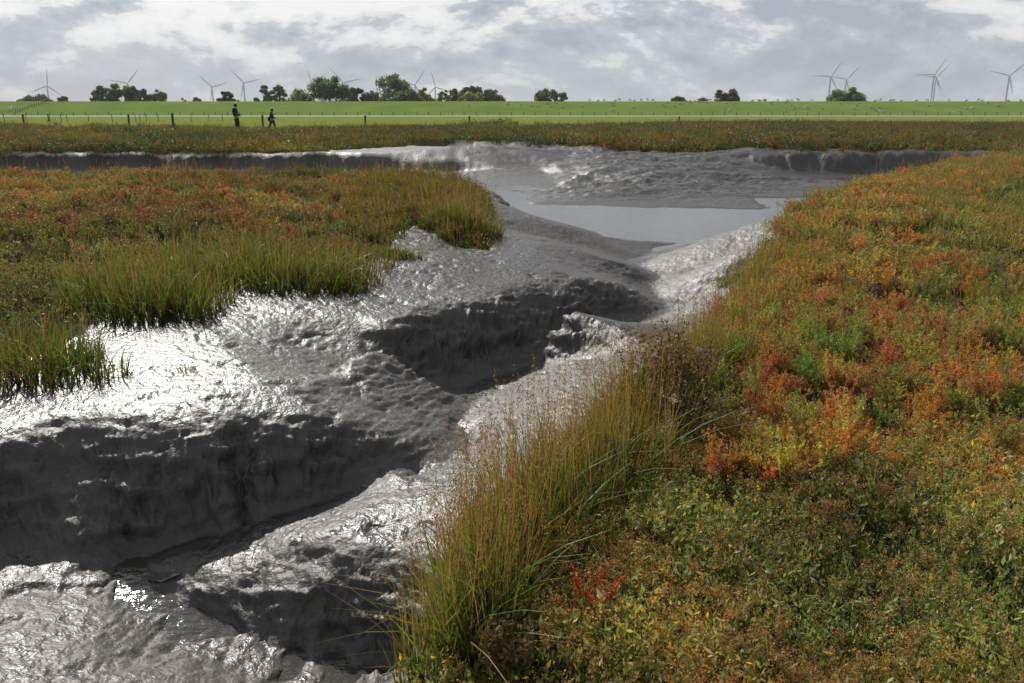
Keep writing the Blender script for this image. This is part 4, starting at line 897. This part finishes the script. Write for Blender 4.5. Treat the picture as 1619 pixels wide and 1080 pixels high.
# ------------------------------------------------------------------ skinned figures
def skinned(name, verts, edges, radii, mat, parent=None, sub=1, root=0):
    me = bpy.data.meshes.new(name); me.from_pydata(verts, edges, []); o = bpy.data.objects.new(name, me); C.objects.link(o)
    sk = o.modifiers.new('skin', 'SKIN'); ss = o.modifiers.new('sub', 'SUBSURF'); ss.levels = sub; ss.render_levels = sub
    for i, r in enumerate(radii):
        d = me.skin_vertices[0].data[i]; d.radius = r if isinstance(r, tuple) else (r, r); d.use_root = (i == root)
    dg = bpy.context.evaluated_depsgraph_get(); m2 = bpy.data.meshes.new_from_object(o.evaluated_get(dg)); bpy.data.objects.remove(o)
    m2.name = name; m2.materials.clear(); m2.materials.append(mat); m2.polygons.foreach_set('use_smooth', [True]*len(m2.polygons))
    return obj(name, m2, parent)
M_wool = simple('wool', (.52, .49, .42), .95, .15, 6); M_skin = simple('skin', (.45, .28, .2), .6, .1); M_navy = simple('navy_cloth', (.02, .04, .085), .85); M_dark = simple('dark_cloth', (.012, .012, .016), .85)
M_purp = simple('plum_cloth', (.07, .02, .06), .85); M_hair = simple('dark_hair', (.02, .014, .01), .6); M_bag = simple('black_bag', (.01, .01, .01), .6)
def sheep_proto(pose):
    s = .0 if pose != 'lie' else -.38
    v = [(-.42, 0, .62), (0, 0, .64), (.38, 0, .66)]; e = [(0, 1), (1, 2)]; r = [(.25, .22), (.29, .27), (.24, .23)]
    if pose == 'graze': hd = [(.60, 0, .48), (.72, .0, .22), (.80, 0, .10)]
    else: hd = [(.58, 0, .84), (.72, 0, .97), (.88, 0, .92)]
    for p, rr in zip(hd, (.13, .10, .055)): v.append(p); r.append((rr, rr))
    e += [(2, 3), (3, 4), (4, 5)]
    if pose != 'lie':
        for (ax, sy, rt) in ((-.38, 1, 0), (-.38, -1, 0), (.34, 1, 2), (.34, -1, 2)):
            i = len(v); v += [(ax, sy*.15, .40), (ax-.03, sy*.15, .22), (ax, sy*.15, .02)]; r += [(.08, .08), (.045, .045), (.04, .04)]; e += [(rt, i), (i, i+1), (i+1, i+2)]
    v = [(a, b, c+s) for a, b, c in v]
    return skinned('sheep', v, e, r, M_wool)
sp_ = [sheep_proto(p) for p in ('graze', 'stand', 'lie')]
Z3 = [(10,290),(83,300),(158,303),(198,306),(255,288),(272,304),(305,284),(340,312),(462,305),(646,284),(654,297),(652,336),(770,314),(965,304),(1032,304),(1057,292),(978,280),(1118,279),(1170,277),(1220,285),(1338,287),(1387,294),(1330,327),(1360,332),(1615,288)]
Z4 = [(75,288),(165,277),(180,275),(200,303),(210,320),(170,337),(290,315),(392,318),(503,294),(610,284),(602,299),(583,321),(685,314),(705,328),(738,318),(742,336),(756,342),(800,275),(1035,300),(1225,336),(1270,321),(1300,321),(1390,284),(1455,301),(1468,298),(1525,272)]
S = [(800+a/3.855, 90+b/3.855) for a, b in Z3] + [(1199+a/3.855, 90+b/3.855) for a, b in Z4] + [(741, 168), (802, 166.5)]
CR = [800+a/3.855 for a in (505,560,600,665,695,750,780,826,865,898,1245,1290,1500,1550,1580)] + [1199+a/3.855 for a in (10,40,115,200,245,330,710,740,825,870,960,1025,1160,1265,1335,1360,1600)]
LMK = [(741,'the bright green bush'),(864,'the pair of lone trees'),(1000,'the gap by the small dome tree'),(1073,'the small dark dome tree'),(1149,'the olive dome tree'),(1240,'the gap between dome trees'),(1340,'the big green dome tree'),(1410,'the gap left of the turbine pair'),(1477,'the overlapping turbine pair'),(1540,'the gap right of the turbine pair'),(1596,'the rightmost turbine')]
first = [True]*3; bins = {}
spots = [(px, py, False) for px, py in S] + [(px, 159.8, True) for px in CR]
for i, (px, py, crest) in enumerate(spots):
    k = random.choice((0, 0, 1, 2)) if not crest else random.choice((0, 2, 1)); lm = min(LMK, key=lambda m: abs(m[0]-px))[1]
    row = 'on the dike crest' if crest else ('high on the dike slope' if py < 166.5 else ('halfway up the dike slope' if py < 171 else 'low on the dike slope'))
    pose = ('grazing', 'standing', 'lying')[k]; row = row.replace(' near the fence', '').replace('halfway up the dike slope', 'midway up the dike'); lm = lm
    lb = f'{"dark" if crest else "pale"} sheep {pose} {row} below {lm}' if 'gap' not in lm else f'{"dark" if crest else "pale"} sheep {pose} {row} under {lm}'
    if len(lb.split()) > 16: lb = lb.replace(' near the fence', '').replace('halfway up the dike slope', 'mid slope').replace('between the lone trees and the small dark dome tree', 'right of the lone trees')
    o = sp_[k] if first[k] else sp_[k].copy()
    if first[k]: first[k] = False
    else: C.objects.link(o)
    p = (ray(px, py)[0]/ray(px, py)[1]*Y_T, Y_T, ZT+.0) if crest else dike_pt(px, py)
    o.location = p; o.rotation_euler = (0, 0, random.uniform(-.6, .6) + (math.pi if random.random() < .5 else 0)); sc_ = random.uniform(.72, .92); o.scale = (sc_,)*3
    tag(o, lb, 'sheep', 'sheep on the dike')

def person(px, foot, head, pose, label):
    x, y, _ = P(px, foot, 0); z = float(zg(np.array([x]), np.array([y]))[0]); Ht = (foot-head)/F0*math.hypot(y, 1)*1.0/cp*cp*1.02
    o = empty('person', (x, y, z)); tag(o, label, 'person', None); s = Ht/1.75
    # +x = walking direction
    if pose == 'man':
        hipz = .92; J = dict(pel=(0, 0, .95), sp1=(-.02, 0, 1.15), sp2=(-.03, 0, 1.36), nk=(.01, 0, 1.50), hd=(.05, 0, 1.62), top=(.05, 0, 1.70),
            lk=(.10, .10, .52), la=(.04, .10, .08), lt=(.20, .10, .03), rk=(.03, -.10, .50), ra=(-.02, -.10, .08), rt=(.15, -.10, .03),
            ls=(-.03, .19, 1.42), le=(-.02, .24, 1.12), lw=(.20, .18, 1.02), rs=(-.03, -.19, 1.42), re=(-.03, -.25, 1.12), rw=(.20, -.16, .98))
        jk, tr_ = M_navy, M_dark
    else:
        J = dict(pel=(0, 0, .95), sp1=(.01, 0, 1.13), sp2=(.03, 0, 1.34), nk=(.07, 0, 1.48), hd=(.11, 0, 1.60), top=(.11, 0, 1.68),
            lk=(.17, .09, .53), la=(.26, .09, .09), lt=(.40, .09, .05), rk=(-.10, -.09, .50), ra=(-.32, -.09, .16), rt=(-.22, -.09, .03),
            ls=(.02, .17, 1.40), le=(-.10, .22, 1.12), lw=(-.16, .20, .90), rs=(.02, -.17, 1.40), re=(.14, -.22, 1.14), rw=(.36, -.18, .98))
        jk, tr_ = M_purp, M_dark
    def fingers(w, d):
        w = Vector(w); d = Vector(d).normalized(); palm = w + d*.08; out = [tuple(palm)]; chains = []
        for q, ll in ((-.03, .065), (-.01, .08), (.01, .075), (.03, .06)):
            a = palm + Vector((0, q, 0)) + d*.02; b = a + d*ll*.5; c_ = b + (d+Vector((0, 0, -.7))).normalized()*ll*.5; chains.append([tuple(a), tuple(b), tuple(c_)])
        th_ = w + d*.03; chains.append([tuple(th_ + Vector((.015, .04, .01))), tuple(th_ + Vector((.03, .055, .015)) + d*.03)])
        return out, chains
    names = ['pel', 'sp1', 'sp2', 'nk', 'hd', 'top', 'lk', 'la', 'lt', 'rk', 'ra', 'rt', 'ls', 'le', 'lw', 'rs', 're', 'rw']; ix = {n: i for i, n in enumerate(names)}
    v = [J[n] for n in names]; rad = [(.13, .15), (.12, .15), (.13, .18), .055, (.085, .075), (.06, .055), .065, .042, .035, .065, .042, .035, .06, .045, .03, .06, .045, .03]
    e = [('pel', 'sp1'), ('sp1', 'sp2'), ('sp2', 'nk'), ('nk', 'hd'), ('hd', 'top'), ('pel', 'lk'), ('lk', 'la'), ('la', 'lt'), ('pel', 'rk'), ('rk', 'ra'), ('ra', 'rt'), ('sp2', 'ls'), ('ls', 'le'), ('le', 'lw'), ('sp2', 'rs'), ('rs', 're'), ('re', 'rw')]
    e = [(ix[a], ix[b]) for a, b in e]
    # nose / chin
    hd = J['hd']; v.append((hd[0]+.105, 0, hd[2]-.01)); rad.append(.015); e.append((ix['hd'], len(v)-1)); v.append((hd[0]+.06, 0, hd[2]-.09)); rad.append(.035); e.append((ix['hd'], len(v)-1))
    for w, el in (('lw', 'le'), ('rw', 're')):
        d = Vector(J[w]) - Vector(J[el]); pal, ch = fingers(J[w], d); pi = len(v); v.append(pal[0]); rad.append(.028); e.append((ix[w], pi))
        for c_ in ch:
            prev = pi
            for p in c_: v.append(p); rad.append(.009); e.append((prev, len(v)-1)); prev = len(v)-1
    skinned('body', v, e, rad, M_skin, o, 1)
    jn = ['pel', 'sp1', 'sp2', 'nk', 'ls', 'le', 'lw', 'rs', 're', 'rw']; jx = {n: i for i, n in enumerate(jn)}; jv = [J[n] for n in jn]; jv[0] = (J['pel'][0], 0, .86); jv[3] = (J['nk'][0], 0, J['nk'][2]-.01)
    skinned('jacket', jv, [(0, 1), (1, 2), (2, 3), (2, 4), (4, 5), (5, 6), (2, 7), (7, 8), (8, 9)], [(.17, .20), (.165, .20), (.165, .22), .075, .085, .07, .055, .085, .07, .055], jk, o, 1)
    skinned('trousers', [J['pel'], J['lk'], J['la'], J['rk'], J['ra']], [(0, 1), (1, 2), (0, 3), (3, 4)], [(.145, .17), .095, .075, .095, .075], tr_, o, 1)
    for a, b in (('la', 'lt'), ('ra', 'rt')): skinned('shoe', [J[a], tuple((Vector(J[a])+Vector(J[b]))/2), J[b]], [(0, 1), (1, 2)], [.06, .055, .045], M_bag, o, 1)
    mb = MB(); mb.sphere((hd[0]-.02, 0, hd[2]+.035), (.115, .10, .115) if pose == 'man' else (.125, .12, .135)); mb.build('hair' if pose == 'man' else 'hat', M_hair, o)
    mb = MB()
    if pose == 'man': mb.sphere((J['rw'][0]+.12, -.12, J['rw'][2]+.05), (.045, .012, .08), 8, 6); mb.build('phone', M_bag, o)
    else: mb.sphere((-.19, -.10, .93), (.10, .13, .18)); mb.build('shoulder_bag', M_bag, o)
    o.scale = (s, s, s); return o
person(375, 207, 168, 'man', 'man in navy jacket and dark trousers standing on the marsh, head bowed')
person(431, 208, 176, 'woman', 'woman in plum jacket and dark hat walking right with one hand held out')

# ------------------------------------------------------------------ haze
mb = MB(); mb.box((0, 1350, 60), (3600, 3000, 132))
me = bpy.data.meshes.new('haze'); me.from_pydata(mb.v, [], mb.f); hz = obj('haze', me); tag(hz, kind='stuff')
m, nt, o = newmat('haze'); pv = nd(nt, 'ShaderNodeVolumePrincipled'); pv.inputs['Density'].default_value = 0.00019; pv.inputs['Color'].default_value = (.80, .86, .95, 1)
nt.links.new(pv.outputs[0], o.inputs['Volume']); me.materials.append(m)
